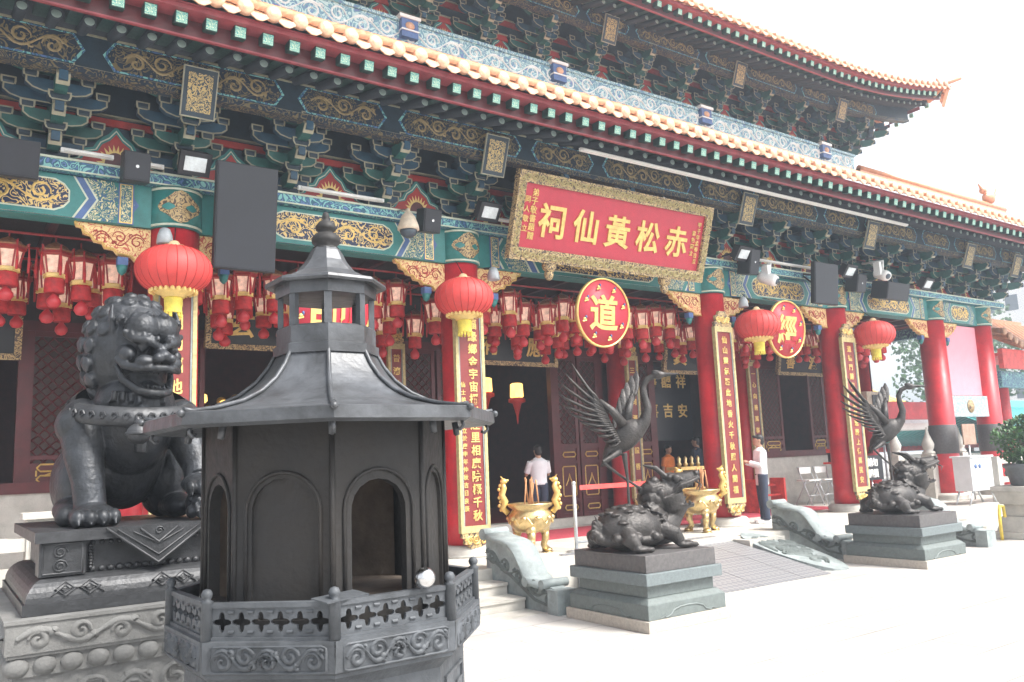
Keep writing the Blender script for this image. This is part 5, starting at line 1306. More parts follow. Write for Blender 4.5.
# ================================================================ STAIR SIDES, RAMP, SLAB
def scroll_side(x, dy, label):
    root = empty('scroll_balustrade', (x, 8.7+dy, 0), label, 'balustrade', 'scroll shaped stair sides of green grey stone')
    w_ = .10
    top = [(7.95, .26), (8.10, .30), (8.24, .30), (8.42, .32), (8.52, .38), (8.62, .52), (8.74, .67), (8.86, .75), (9.0, .78), (9.2, .80), (9.40, .86)]
    pts = [(7.95+dy, 0), (9.48+dy, 0), (9.48+dy, .86)]+[(y+dy, z) for y, z in reversed(top)]
    mb = MB(); mb.prism(pts, x-w_, x+w_, 'x', 0)
    fr = frL(x-w_)
    for ln in scrolls(1.5, .20, int(x), 5):
        mb.ridge([(8.72+dy+p[0], .36+p[1]*1.0+(p[0])*.34) for p in ln], .020, .035, fr, 1)
    mb.ridge([(7.97+dy, .06), (8.4+dy, .12), (8.9+dy, .36), (9.3+dy, .52), (9.46+dy, .54)], .022, .035, fr, 1)
    mb.build('carved_wall', ['jade', 'pedgreen'], root)
    # foot below the carved wall
    mb = MB(); n = len(top); vs = []
    for i, (y, z) in enumerate(top[2:]):
        for (xx, zz) in ((x-.19, z-.02), (x+.19, z-.02), (x+.19, z+.03), (x-.19, z+.03)): vs.append((xx, y+dy, zz))
    m_ = n-2; fs = [(4*i+j, 4*i+(j+1) % 4, 4*i+4+(j+1) % 4, 4*i+4+j) for i in range(m_-1) for j in range(4)]+[(0, 1, 2, 3), tuple(4*(m_-1)+j for j in range(4))]
    mb.add(vs, fs, 0, True)
    for (y, z, r) in ((9.42, .86, .075), (8.50, .335, .06), (8.16, .335, .055)): mb.tube([(x-.195, y+dy, z), (x+.195, y+dy, z)], r, 14); mb.tube([(x-.20, y+dy, z), (x+.20, y+dy, z)], r*.45, 10)
    mb.box(x-.15, x+.15, 7.90+dy, 8.10+dy, 0, .28)
    mb.build('scroll_top', 'jade', root)
scroll_side(6.18, 0, 'scroll shaped stone stair side left of the nearer crane pedestal')
scroll_side(12.35, .22, 'scroll shaped stone stair side left of the farther crane pedestal')
scroll_side(15.1, -.55, 'scroll shaped stone stair side under the white electric cabinet')
# checker plate ramp
mt, nt, N, L, b = nodes('checker_plate'); b.inputs['Metallic'].default_value = .35; b.inputs['Roughness'].default_value = .45
tc = N.new('ShaderNodeTexCoord'); mp = N.new('ShaderNodeMapping'); mp.inputs['Rotation'].default_value = (0, 0, R(45)); mp.inputs['Scale'].default_value = (14, 14, 14); L.new(tc.outputs['Object'], mp.inputs['Vector'])
ck = N.new('ShaderNodeTexChecker'); ck.inputs['Scale'].default_value = 1; ck.inputs['Color1'].default_value = (.31, .315, .325, 1); ck.inputs['Color2'].default_value = (.22, .225, .24, 1)
L.new(mp.outputs[0], ck.inputs['Vector']); L.new(ck.outputs[0], b.inputs['Base Color']); M['plate'] = mt
mb = MB()
for i in range(3):
    x0 = 8.25+.95*i if i else 7.5; x1 = 8.25+.95*(i+1)-.01
    if i == 0: x1 = 9.19
    if i == 2: x1 = 10.75
    for (ya, za, yb, zb_) in ((7.55, .012, 8.62, .235), (8.63, .237, 9.75, .44)):
        mb.add([(x0, ya, za), (x1, ya, za), (x1, yb, zb_), (x0, yb, zb_), (x0, ya, za-.008), (x1, ya, za-.008), (x1, yb, zb_-.008), (x0, yb, zb_-.008)], [(0, 1, 2, 3), (4, 7, 6, 5), (0, 4, 5, 1), (1, 5, 6, 2), (2, 6, 7, 3), (3, 7, 4, 0)], 0)
mb.add([(7.5, 7.6, .0), (7.5, 9.34, .0), (7.5, 9.34, .37), (10.75, 7.6, 0), (10.75, 9.34, 0), (10.75, 9.34, .37)], [(0, 1, 2), (3, 5, 4)], 0)
tag(mb.build('access_ramp', 'plate'), 'wide checker plate metal ramp up to the terrace between the two crane pedestals', 'ramp')
root = empty('carved_slab', (11.2, 8.6, 0), 'sloping oval stone slab carved in relief beside the metal ramp', 'carved slab')
mb = MB(); pts = [(11.22+.42*math.cos(2*PI*k/28)*1.0, 8.55+.95*math.sin(2*PI*k/28)) for k in range(28)]
sl = .40/1.5
vs = [(x, y, max(.01, .03+(y-7.7)*sl*.9)) for x, y in pts]+[(x, y, 0) for x, y in pts]
mb.add(vs, [tuple(range(28))]+[(k, (k+1) % 28, 28+(k+1) % 28, 28+k) for k in range(28)], 0)
def frS(u, v, d): return (11.22+u, 8.55+v, max(.01, .03+(8.55+v-7.7)*sl*.9)+d)
for ln in scrolls(.7, 1.2, 77, 3)+scrolls(.5, .5, 78, 2): mb.ridge(ln, .03, .03, frS, 1)
for ln in scrolls(1.3, .5, 79, 4): mb.ridge([(p[1], p[0]) for p in ln], .028, .03, frS, 1)
mb.build('relief', ['jade', 'pedgreen'], root)
mb = MB(); mb.box(10.78, 11.66, 9.0, 9.34, 0, TZ-.03); mb.build('backing_block', 'stone', root)

M['steelmatt'] = mat('satin_steel', (.50, .52, .54), .4, metal=.5); M['cabinetgrey'] = mat('cabinet_grey', (.62, .64, .66), .5, var=.06); M['potgrey'] = mat('pot_grey', (.12, .13, .14), .6)
M['floralgrey'] = fil('painted_grey_beam', (.22, .30, .34), (.45, .50, .48), 8, 2.5, .3)
# ================================================================ GILT INCENSE BURNERS
def burner():
    root = empty('incense_burner', (0, 0, 0))
    MB().lathe([(.06, .30), (.20, .33), (.29, .40), (.335, .50), (.33, .58), (.28, .64), (.27, .66), (.335, .70), (.345, .73), (.34, .745), (.29, .745), (.27, .70), (.20, .68), (0, .68)], seg=36).build('bowl', 'brass', root, local=True)
    mb = MB()
    for k in range(10):
        a = 2*PI*k/10; mb.ell((.325*math.cos(a), .325*math.sin(a), .53), (.045, .045, .04), seg=10, rings=7)
        mb.tube([(.335*math.cos(a+t), .335*math.sin(a+t), .50+.05*math.sin(t*12)) for t in (0.08, .16, .24, .32, .40, .5)], .012, 5)
    mb.build('relief', 'brass', root, local=True)
    for k in range(3):
        a = 2*PI*k/3-PI/2; c, s_ = math.cos(a), math.sin(a); mb = MB()
        mb.ell((.23*c, .23*s_, .36), (.085, .085, .09)); mb.ell((.27*c, .27*s_, .36), (.05, .05, .05))
        mb.tube([(.24*c, .24*s_, .34), (.25*c, .25*s_, .22), (.21*c, .21*s_, .12), (.25*c, .25*s_, .05)], [.07, .055, .045, .06], 12)
        mb.ell((.28*c, .28*s_, .035), (.075, .075, .035)); mb.ell((.25*c, .25*s_, .20), (.055, .055, .03)); mb.lathe([(.09, 0), (.09, .012)], (.27*c, .27*s_, 0), 14)
        mb.build('leg', 'brass', root, local=True)
    for s_ in (-1, 1):
        mb = MB()                                    # dragon handles rising beside the rim
        p = [(s_*.33, 0, .60), (s_*.41, 0, .68), (s_*.37, 0, .78), (s_*.42, 0, .88), (s_*.38, 0, .98), (s_*.40, 0, 1.06)]
        mb.tube(p, [.045, .05, .05, .05, .045, .03], 10); mb.ell((s_*.385, 0, 1.08), (.055, .045, .045)); mb.tube([(s_*.36, 0, 1.08), (s_*.31, 0, 1.10)], [.03, .012], 7)
        for q in range(7): mb.ell((s_*(.44+.02*(q % 2)), 0, .66+.06*q), (.028, .02, .03), seg=8, rings=5)
        for q in (-1, 1): mb.tube([(s_*.39, q*.03, 1.11), (s_*.43, q*.04, 1.16)], [.014, .004], 5)
        mb.build('dragon_handle', 'gold', root, local=True)
    MB().lathe([(0, .70), (.265, .705), (.265, .715), (0, .725)], seg=24).build('ash', 'stonewarm', root, local=True)
    rr = random.Random(5)
    for k in range(9):
        a = rr.uniform(0, 6.28); q = rr.uniform(.02, .15); tx, ty = rr.uniform(-.07, .07), rr.uniform(-.05, .05)
        MB().tube([(q*math.cos(a), q*math.sin(a), .70), (q*math.cos(a)+tx, q*math.sin(a)+ty, 1.02+rr.uniform(0, .12))], .013, 6).build('incense_stick', 'incense', root, local=True)
    return root
b1 = burner(); b1.location = (7.42, 10.3, TZ); b1.rotation_euler = (0, 0, R(-35)); tag(b1, 'gilded three legged incense burner beside the scroll stair side, left of the near crane', 'incense burner', 'gilded three legged incense burners')
b2 = copy_tree(b1); b2.location = (11.36, 10.5, TZ); b2['label'] = 'gilded three legged incense burner behind the dragon head, against the couplet column'

# ================================================================ PEOPLE
def person(loc, face, label, shirt, trousers, H=1.70, pose='stand', jacket=False, hold=None, skin='skin'):
    """faces -Y before the turn; one skinned body, clothes and hair as children"""
    root = empty('person', loc, label, 'person'); root.rotation_euler = (0, 0, face); k = H/1.70
    def S(p): return tuple(c*k for c in p)
    reach = pose == 'read'
    hands = {}
    mb = MB()
    mb.ell(S((0, -.005, 1.585)), (.076*k, .095*k, .115*k)); mb.ell(S((0, -.03, 1.53)), (.06*k, .07*k, .06*k))
    mb.ell(S((0, -.103, 1.575)), (.014*k, .022*k, .025*k)); mb.ell(S((0, -.088, 1.52)), (.028*k, .016*k, .010*k))
    for s_ in (-1, 1):
        mb.ell(S((s_*.078, .005, 1.58)), (.012*k, .022*k, .032*k)); mb.ell(S((s_*.03, -.086, 1.60)), (.014*k, .010*k, .009*k))
    mb.tube([S((0, .015, 1.50)), S((0, .02, 1.40))], [.055*k, .062*k], 12)
    mb.ell(S((0, .01, 1.22)), (.17*k, .105*k, .22*k)); mb.ell(S((0, .01, .98)), (.155*k, .105*k, .13*k)); mb.ell(S((0, .015, 1.37)), (.17*k, .08*k, .07*k))
    for s_ in (-1, 1):
        sh = S((s_*.185, .015, 1.36))
        if reach: el, wr = S((s_*.23, -.05, 1.10)), S((s_*.13, -.27, 1.17))
        elif pose == 'bow': el, wr = S((s_*.24, -.08, 1.10)), S((s_*.10, -.27, 1.24))
        else: el, wr = S((s_*.24, .03, 1.08)), S((s_*.26, -.03, .84))
        mb.tube([sh, tuple((a+b_)/2 for a, b_ in zip(sh, el)), el, tuple((a+b_)/2 for a, b_ in zip(el, wr)), wr], [.052*k, .047*k, .038*k, .035*k, .026*k], 10)
        d = (Vector(wr)-Vector(el)).normalized(); sd_ = d.cross(Vector((0, 0, 1)) if abs(d.z) < .8 else Vector((0, 1, 0))).normalized(); pl = Vector(wr)+d*.045*k
        mb.ell(pl, (.036*k, .036*k, .036*k)); 
        for f in range(4):
            b0_ = pl+sd_*(.019*(f-1.5))*k+d*.022*k; L_ = (.062, .075, .07, .052)[f]*k; cur = Vector((0, 0, -.02*k)) if not reach else Vector((0, 0, .02*k))
            mb.tube([b0_, b0_+d*L_*.55, b0_+d*L_*.9+cur], [.0095*k, .009*k, .0075*k], 6)
        mb.tube([pl-d*.015*k+sd_*s_*.02*k, pl+sd_*s_*.045*k+d*.015*k, pl+sd_*s_*.05*k+d*.035*k], [.012*k, .010*k, .009*k], 6)
        lx = .085*s_
        mb.tube([S((lx, .01, .92)), S((lx*1.05, 0, .70)), S((lx*1.05, -.01, .48)), S((lx*1.05, .02, .30)), S((lx*1.05, .03, .08))], [.085*k, .075*k, .052*k, .05*k, .034*k], 12)
        mb.ell(S((lx*1.05, -.04, .04)), (.04*k, .12*k, .035*k))
    obj('body', remesh(mb, .0095, 1, mats=(skin,)), root)
    # shirt or jacket, a little larger than the body
    mb = MB(); lo = .72 if jacket else .90
    mb.lathe([(.165*k, lo*k), (.172*k, (lo+.01)*k), (.165*k, 1.02*k), (.172*k, 1.15*k), (.188*k, 1.28*k), (.175*k, 1.385*k), (.10*k, 1.43*k), (.068*k, 1.455*k)], (0, .01*k, 0), 28, sy=.68)
    for s_ in (-1, 1):
        sh = Vector(S((s_*.165, .015, 1.365)))
        if reach: el, wr = Vector(S((s_*.235, -.045, 1.10))), Vector(S((s_*.14, -.24, 1.165)))
        elif pose == 'bow': el, wr = Vector(S((s_*.245, -.075, 1.10))), Vector(S((s_*.12, -.22, 1.2)))
        else: el, wr = Vector(S((s_*.245, .03, 1.10))), Vector(S((s_*.262, -.02, .88)))
        end = wr if jacket or pose == 'read' else sh.lerp(el, .85)
        mb.tube([sh, sh.lerp(el, .5), el, end] if end is wr else [sh, sh.lerp(el, .5), end], ([.075*k, .068*k, .060*k, .048*k] if end is wr else [.075*k, .070*k, .064*k]), 12)
    obj('shirt' if not jacket else 'jacket', remesh(mb, .011, 3, mats=(shirt,)), root)
    mb = MB(); mb.ell(S((0, .01, .93)), (.158*k, .115*k, .10*k))
    for s_ in (-1, 1):
        lx = .088*s_; mb.tube([S((lx, .01, .93)), S((lx*1.08, .005, .70)), S((lx*1.12, 0, .48)), S((lx*1.15, .02, .30)), S((lx*1.15, .025, .07))], [.098*k, .092*k, .075*k, .072*k, .072*k], 14)
    obj('trousers', remesh(mb, .011, 2, mats=(trousers,)), root)
    mb = MB(); mb.ell(S((0, .018, 1.625)), (.086*k, .098*k, .085*k)); mb.ell(S((0, .05, 1.57)), (.08*k, .065*k, .085*k)); mb.tube([S((-.06, -.065, 1.655)), S((0, -.082, 1.665)), S((.06, -.065, 1.655))], .026*k, 8)
    obj('hair', remesh(mb, .009, 1, mats=('hair',)), root)
    for s_ in (-1, 1):
        mb = MB(); mb.ell(S((s_*.093, -.045, .038)), (.052*k, .135*k, .038*k)); mb.ell(S((s_*.093, .05, .05)), (.045*k, .06*k, .05*k)); mb.box((s_*.093-.05)*k, (s_*.093+.05)*k, -.16*k, .09*k, 0, .018*k)
        obj('shoe', remesh(mb, .009, 2, mats=('rubber',)), root)
    if hold == 'paper': 
        p = MB(); p.box(-.13*k, .13*k, -.40*k, -.37*k, 1.14*k, 1.32*k); p.build('papers', 'white', root, local=True)
    return root
def face_to(dx, dy): return math.atan2(dx, -dy)      # rotation that turns -Y towards (dx,dy)
person((13.25, 10.66, TZ), face_to(-.80, .6), 'person in a long white jacket and black trousers reading papers beside the couplet column', 'shirtwhite', 'navycloth', 1.70, 'read', True, 'paper')
person((9.86, 13.35, TZ+.015), face_to(.3, 1), 'person in a white shirt seen from behind at the dark middle door', 'shirtwhite', 'navycloth', 1.66, 'bow')
person((15.1, 14.95, TZ+.02), face_to(.2, -1), 'person in an orange top inside the right doorway', 'orangecloth', 'navycloth', 1.60, 'stand')
person((15.75, 14.6, TZ+.02), face_to(-.5, 1), 'person in a dark navy jacket standing with back turned in the right doorway', 'navycloth', 'navycloth', 1.78, 'stand', True)
person((13.55, 11.9, TZ+.012), face_to(-.4, 1), 'person in a pink top half hidden behind the couplet column and the white jacket', 'pinkcloth', 'navycloth', 1.50, 'stand')

# ================================================================ TERRACE FURNITURE
def legs4(mb, x0, x1, y0, y1, z0, z1, r=.012): 
    for x in (x0, x1):
        for y in (y0, y1): mb.tube([(x, y, z0), (x, y, z1)], r, 6)
bt = empty('barrier', (8.1, 9.9, TZ), 'low steel barrier with a red tape behind the near crane statue', 'barrier')
for x, y in ((7.95, 9.89), (9.75, 9.75)):
    mb = MB(); mb.tube([(x, y, TZ), (x, y, 1.42)], .028, 10); mb.lathe([(.15, TZ), (.15, TZ+.02), (.03, TZ+.03)], (x, y, 0), 16); mb.ell((x, y, 1.43), .034); mb.build('post', 'steelmatt', bt)
MB().tube([(7.95, 9.89, .56), (9.75, 9.75, .56)], .02, 8).build('lower_rail', 'steelmatt', bt)
MB().box(8.0, 9.7, 9.80, 9.806, 1.33, 1.40, T=Matrix.Identity(4)).build('red_tape', 'stickred', bt)
def chair_stack(x, y, label):
    root = empty('folding_chair', (x, y, TZ), label, 'chair')
    mb = MB(); a = .23
    for s_ in (-1, 1):
        mb.tube([(x+s_*a, y-.25, TZ), (x+s_*a, y+.12, TZ+.95)], .014, 7); mb.tube([(x+s_*a, y+.25, TZ), (x+s_*a, y-.12, TZ+.62)], .014, 7)
    for z, yy in ((.25, -.15), (.55, -.035), (.93, .11)): mb.tube([(x-a, y+yy, TZ+z), (x+a, y+yy, TZ+z)], .012, 7)
    mb.build('frame', 'steelmatt', root)
    mb = MB(); mb.box(x-a, x+a, y-.20, y+.16, TZ+.60, TZ+.63); mb.build('seat', 'white', root)
    mb = MB(); mb.box(x-a, x+a, y+.06, y+.09, TZ+.78, TZ+.93); mb.build('backrest', 'white', root)
chair_stack(17.8, 12.9, 'white folding chair with metal frame against the stone dado')
chair_stack(18.35, 12.85, 'metal folding chair between the white chair and the red table')
root = empty('red_table', (18.95, 12.7, TZ), 'small red folding table with steel legs beside the last couplet column', 'table')
MB().box(18.55, 19.4, 12.4, 12.95, TZ+.98, TZ+1.03).build('tabletop', 'stickred', root)
for x in (18.6, 19.35):
    for y in (12.45, 12.9): MB().tube([(x, y, TZ), (x, y, TZ+.98)], .013, 6).build('leg', 'steelmatt', root)
mb = MB(); mb.box(18.62, 19.2, 12.5, 12.85, TZ+1.03, TZ+1.26); tag(mb.build('black_bag', 'black'), 'black bag lying on the small red table', 'bag')
mb = MB(); mb.box(18.60, 19.25, 12.48, 12.87, TZ+1.262, TZ+1.36); tag(mb.build('red_bundle', 'stickred'), 'red cloth bundle on top of the black bag', 'bundle')
root = empty('offering_stand', (13.9, 13.2, TZ), 'gilded wooden offering stand with small cups left of the orange clad person', 'stand')
mb = MB(); mb.box(13.45, 14.35, 12.95, 13.4, 1.45, 1.52); legs4(mb, 13.5, 14.3, 13.0, 13.35, TZ, 1.45, .03); mb.box(13.5, 14.3, 12.98, 13.02, 1.0, 1.06); mb.build('frame', 'goldpaint', root)
for i in range(4): MB().lathe([(.03, 1.52), (.06, 1.58), (.03, 1.62), (.045, 1.70), (.01, 1.76)], (13.6+.2*i, 13.15, 0), 12).build('cup', 'brass', root)
mb = MB()
for i in range(3): mb.box(15.2, 16.2, 12.35+.12*i, 12.42+.12*i, TZ+.13+.22*i, TZ+.17+.22*i)
for x in (15.2, 16.14): mb.box(x, x+.06, 12.35, 12.75, TZ, TZ+.75)
tag(mb.build('red_bench', 'stickred'), 'low red slatted bench behind the person in the white jacket', 'bench')
# low stone post with a lion on the far left
root = empty('lion_post', (.86, 9.2, TZ), 'white stone post topped by a small seated lion, left of the bronze plinth', 'post')
mb = MB(); mb.box(.74, .98, 9.08, 9.32, 0, 1.44); mb.box(.70, 1.02, 9.04, 9.36, 1.44, 1.50); mb.box(.77, .95, 9.07, 9.079, .55, 1.3); bevel(mb.build('shaft', 'stone', root), .01)
mb = MB(); mb.ell((.86, 9.22, 1.60), (.10, .11, .10)); mb.ell((.86, 9.17, 1.69), (.075, .075, .09)); mb.ell((.86, 9.13, 1.79), (.075, .075, .07)); mb.ell((.86, 9.07, 1.77), (.035, .03, .03))
for s_ in (-1, 1): mb.tube([(.86+s_*.055, 9.12, 1.66), (.86+s_*.06, 9.09, 1.52)], .028, 8); mb.ell((.86+s_*.06, 9.06, 1.515), (.03, .045, .02)); mb.ell((.86+s_*.09, 9.26, 1.55), (.05, .09, .05)); mb.ell((.86+s_*.06, 9.15, 1.83), (.022, .02, .025))
obj('small_lion', remesh(mb, .008, 1, mats=('jade',)), root)
mb = MB(); mb.box(-2.5, .74, 9.14, 9.26, TZ, 1.0); mb.box(-2.5, .74, 9.10, 9.30, 1.15, 1.27)
for i in range(7): mb.box(-2.4+.45*i, -2.28+.45*i, 9.12, 9.28, 1.0, 1.15)
tag(mb.build('stone_balustrade', 'stone'), 'white stone balustrade ending at the small lion post on the far left', 'balustrade')

# ================================================================ RIGHT-HAND SIDE
# hanging board and cross beam between the two far columns
root = empty('pink_board', (22.35, 11, 3.95), 'large pale pink board hung between the two far red columns', 'board')
MB().box(21.11, 22.95, 10.96, 11.02, 3.02, 4.86).build('panel', 'pinkboard', root)
mb = MB(); mb.box(21.11, 22.95, 10.85, 11.05, 2.46, 3.0, 0)
mb.build('lower_beam', ['floralgrey', 'goldfil'], root)
MB().lathe([(0, .10), (.17, .10), (.17, .115), (0, .118)], seg=20, T=Matrix.Translation((22.03, 10.95, 2.73)) @ Matrix.Rotation(R(90), 4, 'X')).build('medallion', 'goldfil', root)
# white electric cabinet
root = empty('electric_cabinet', (18.45, 9.5, TZ), 'pale grey electric cabinet on splayed steel legs right of the far crane', 'cabinet')
mb = MB(); mb.box(18.02, 18.98, 9.5, 9.9, .72, 1.46); mb.box(17.98, 19.02, 9.46, 9.94, 1.46, 1.50); bevel(mb.build('housing', 'cabinetgrey', root), .01)
mb = MB(); mb.box(18.06, 18.94, 9.485, 9.498, .75, 1.43); mb.box(18.84, 18.87, 9.47, 9.485, 1.05, 1.2); mb.build('door', 'cabinetgrey', root)
for x in (18.2, 18.38): MB().lathe([(0, 0), (.055, 0), (.055, .012), (0, .014)], seg=16, T=Matrix.Translation((x, 9.484, 1.27)) @ Matrix.Rotation(R(90), 4, 'X')).build('meter_dial', 'blue', root)
MB().box(18.14, 18.42, 9.472, 9.484, .85, 1.15).build('notice', 'white', root)
for sx in (-1, 1):
    for y in (9.55, 9.85): MB().tube([(18.5+sx*.40, y, .73), (18.5+sx*.6, y, TZ)], .022, 6).build('leg', 'steelmatt', root)
root.location.x += .95
# clipped shrub in a pot on a stone block
def leaves(mb, c, r, n, seed, size=.05, mi=0):
    rr = random.Random(seed)
    for _ in range(n):
        while True:
            p = Vector((rr.uniform(-1, 1), rr.uniform(-1, 1), rr.uniform(-1, 1)))
            if .35 < p.length < 1: break
        if mnoise.noise(Vector((p.x*2.2+seed, p.y*2.2, p.z*2.2))) < -.12: continue
        q = Vector((c[0]+p.x*r[0], c[1]+p.y*r[1], c[2]+p.z*r[2])); d = Vector((rr.gauss(0, 1), rr.gauss(0, 1), rr.gauss(0, .7)+.5)).normalized()
        u = d.orthogonal().normalized(); w_ = d.cross(u); s_ = size*rr.uniform(.6, 1.3)
        mb.add([q-u*s_*.5, q+d*s_*.35+w_*s_*.3, q+u*s_*.5+w_*s_*.2, q-w_*s_*.45], [(0, 1, 2, 3)], mi if rr.random() < .6 else 1)
root = empty('potted_shrub', (17.75, 7.35, 0), 'rounded green shrub in a dark pot on a pale stone block at the right edge', 'potted plant')
mb = MB(); mb.box(17.2, 18.3, 6.85, 7.9, 0, .12); mb.frus(17.28, 18.22, 6.92, 7.82, .12, 17.36, 18.14, 7.0, 7.74, .4); mb.box(17.42, 18.08, 7.05, 7.7, .4, .62); mb.frus(17.36, 18.14, 7.0, 7.74, .62, 17.28, 18.22, 6.92, 7.82, .86); mb.box(17.26, 18.24, 6.9, 7.84, .86, .96)
bevel(mb.build('stone_block', 'stone', root), .012)
MB().lathe([(.26, .96), (.30, .98), (.36, 1.28), (.40, 1.30), (.40, 1.36), (.35, 1.36), (.34, 1.30), (0, 1.30)], (17.75, 7.35, 0), 24).build('pot', 'potgrey', root)
mb = MB(); mb.tube([(17.75, 7.35, 1.3), (17.72, 7.35, 1.6), (17.8, 7.35, 1.9)], [.06, .045, .03], 8); mb.tube([(17.73, 7.35, 1.55), (17.5, 7.3, 1.8)], [.03, .015], 6); mb.build('stem', 'bark', root)
mb = MB(); leaves(mb, (17.75, 7.35, 1.78), (.62, .55, .46), 2600, 3, .075); leaves(mb, (17.95, 7.3, 2.0), (.4, .4, .3), 900, 9, .075); mb.build('foliage', ['leaf', 'leafdark'], root); root.location = (16.95, 7.45, 0)
tag(MB().tube([(16.2, 7.7, 0), (16.2, 7.7, .45), (16.25, 7.7, .62), (16.38, 7.7, .60), (16.4, 7.7, .4)], .03, 8).build('yellow_hose', 'yellow'), 'short yellow bent pipe at the left foot of the stone block', 'pipe')
# stone balustrade posts behind, side fence
for i, (x, y) in enumerate(((19.6, 11.6), (20.4, 11.2), (22.3, 11.4), (24.7, 11.5))):
    root = empty('baluster_post', (x, y, TZ), 'pale stone post with pointed finial', 'post', 'pointed pale stone posts near the far columns')
    root['label'] = 'pale stone post with a pointed finial among the far red columns'
    bevel(MB().box(x-.14, x+.14, y-.14, y+.14, TZ, 1.55).build('shaft', 'stone', root), .01)
    MB().lathe([(.15, 1.55), (.16, 1.60), (.10, 1.64), (.13, 1.70), (.15, 1.80), (.10, 1.92), (.05, 2.05), (.015, 2.22)], (x, y, 0), 14).build('finial', 'stone', root)
root = empty('side_fence', (24, 9.6, TZ), 'low pale stone fence with square openings beside the stone block', 'fence')
mb = MB()
for x in (20.3, 21.4, 22.5, 23.6, 24.7, 25.8): mb.box(x-.1, x+.1, 9.5, 9.7, TZ, 1.45)
mb.box(20.3, 26, 9.53, 9.67, 1.28, 1.40); mb.box(20.3, 26, 9.54, 9.66, .85, .97); mb.box(20.3, 26, 9.54, 9.66, TZ, TZ+.12); mb.build('stonework', 'stone', root)
for i in range(6): MB().lathe([(.05, .97), (.075, 1.05), (.04, 1.12), (.075, 1.2), (.05, 1.28)], (20.85+i*.85, 9.6, 0), 12).build('vase_baluster', 'potgrey', root)
root = empty('brown_notice', (20.9, 10.4, TZ), 'brown card notice on a thin stand before the far column', 'notice')
MB().box(20.55, 21.15, 10.38, 10.41, 1.75, 2.25).build('card', 'poster', root); MB().tube([(20.85, 10.42, TZ), (20.85, 10.42, 1.8)], .02, 6).build('stand', 'steelmatt', root)
root = empty('black_notice', (17.4, 10.9, TZ), 'black notice with white writing behind the far crane statue', 'notice')
MB().box(17.0, 17.8, 10.88, 10.92, 1.05, 1.6).build('board', 'black', root); mb = MB(); write(mb, '請勿', .2, (17.4, 10.87, 1.45), depth=.003); write(mb, '觸摸', .2, (17.4, 10.87, 1.2), depth=.003); mb.build('lettering', 'white', root); MB().tube([(17.4, 10.93, TZ), (17.4, 10.93, 1.1)], .02, 6).build('stand', 'steelmatt', root)

# --- buildings beyond the side court
def small_hall(name, x0, x1, y0, y1, zr, h, roofm, label, wallm='white', trim='stickred', dx=0):
    root = empty(name, ((x0+x1)/2, (y0+y1)/2, 0), label, 'building')
    mb = MB(); mb.box(x0, x1, y0, y1, 0, zr-.5); mb.build('wall', wallm, root)
    mb = MB(); e = 1.2; ym = (y0+y1)/2; n = int((x1-x0+2*e)/.5)
    for i in range(n):
        x = x0-e+.5*(i+.5)
        for sg in (-1, 1):
            ye = ym+sg*((y1-y0)/2+e); pts = [(x, ye, zr), (x, ym+(ye-ym)*.6, zr+h*.3), (x, ym+(ye-ym)*.25, zr+h*.7), (x, ym, zr+h)]
            mb.tube(pts, .11, 6, 0)
            vs = [(x-.25, p[1], p[2]-.05) for p in pts]+[(x+.25, p[1], p[2]-.05) for p in pts]; mb.add(vs, [(j, j+1, 5+j, 4+j) for j in range(3)], 0)
    mb.box(x0-e, x1+e, ym-.15, ym+.15, zr+h, zr+h+.35, 0); mb.build('tiled_roof', roofm, root)
    mb = MB()
    for sg in (-1, 1): ye = ym+sg*((y1-y0)/2+e); mb.box(x0-e, x1+e, ye-.05, ye+.05, zr-.32, zr-.06)
    for i in range(n): mb.box(x0-e+.5*i+.1, x0-e+.5*i+.3, y0-e-.08, y0-e-.05, zr-.3, zr-.12)
    mb.build('eave_board', trim, root)
    for i in range(max(2, int((x1-x0)/3))):
        xx = x0+(x1-x0)*(i+.5)/max(2, int((x1-x0)/3)); MB().box(xx-.6, xx+.6, y0-.05, y0, 1.0, zr-1.2).build('window', 'glasswin', root)
    return root
small_hall('teal_roofed_hall', 40, 62, 17, 24, 2.9, 1.7, 'tealtile', 'white hall with teal tiled roof and red eave beyond the side court').location.z = -1.1
small_hall('yellow_roofed_pavilion', 27.5, 34, 21, 25.5, 3.6, 2.0, 'yellowtile', 'small pavilion with yellow tiled roof seen between couplet column and far columns', 'white')
small_hall('grey_roofed_hall', 30, 44, 30, 36, 3.4, 1.8, 'tealtile', 'distant hall with teal roof seen behind the yellow roofed pavilion', 'white')
# gate with peach tiled roof entering at the right edge
root = empty('red_gate', (30.5, 11.5, 0), 'red gateway with small peach tiled roof cut by the right edge', 'gate')
mb = MB()
for i in range(14):
    t = i*.36; lift = .5*max(0, 1-t/2.2)**2
    pts = [(28.0+t, 10.3, 5.15+lift), (28.3+t, 11.0, 5.5+lift*.6), (28.4+t, 11.9, 6.3+.1*lift)]
    mb.tube(pts, .12, 6, 0); mb.ell((28.0+t, 10.25, 5.15+lift), (.13, .05, .13), 1)
    vs = [(p[0]-.2, p[1], p[2]-.06) for p in pts]+[(p[0]+.2, p[1], p[2]-.06) for p in pts]; mb.add(vs, [(0, 1, 4, 3), (1, 2, 5, 4)], 0)
mb.box(28.2, 33, 11.85, 12.1, 6.2, 6.5, 0); mb.build('tiled_roof', ['tile', 'tilecap'], root)
mb = MB(); mb.box(28.1, 33, 10.45, 10.6, 4.45, 5.1); mb.box(28.4, 33, 10.7, 12.4, 4.9, 5.0); mb.build('red_board', 'stickred', root)
mb = MB(); mb.box(28.6, 33, 10.8, 11.1, 3.85, 4.4, 0); mb.build('painted_beam', 'cloudfil', root)
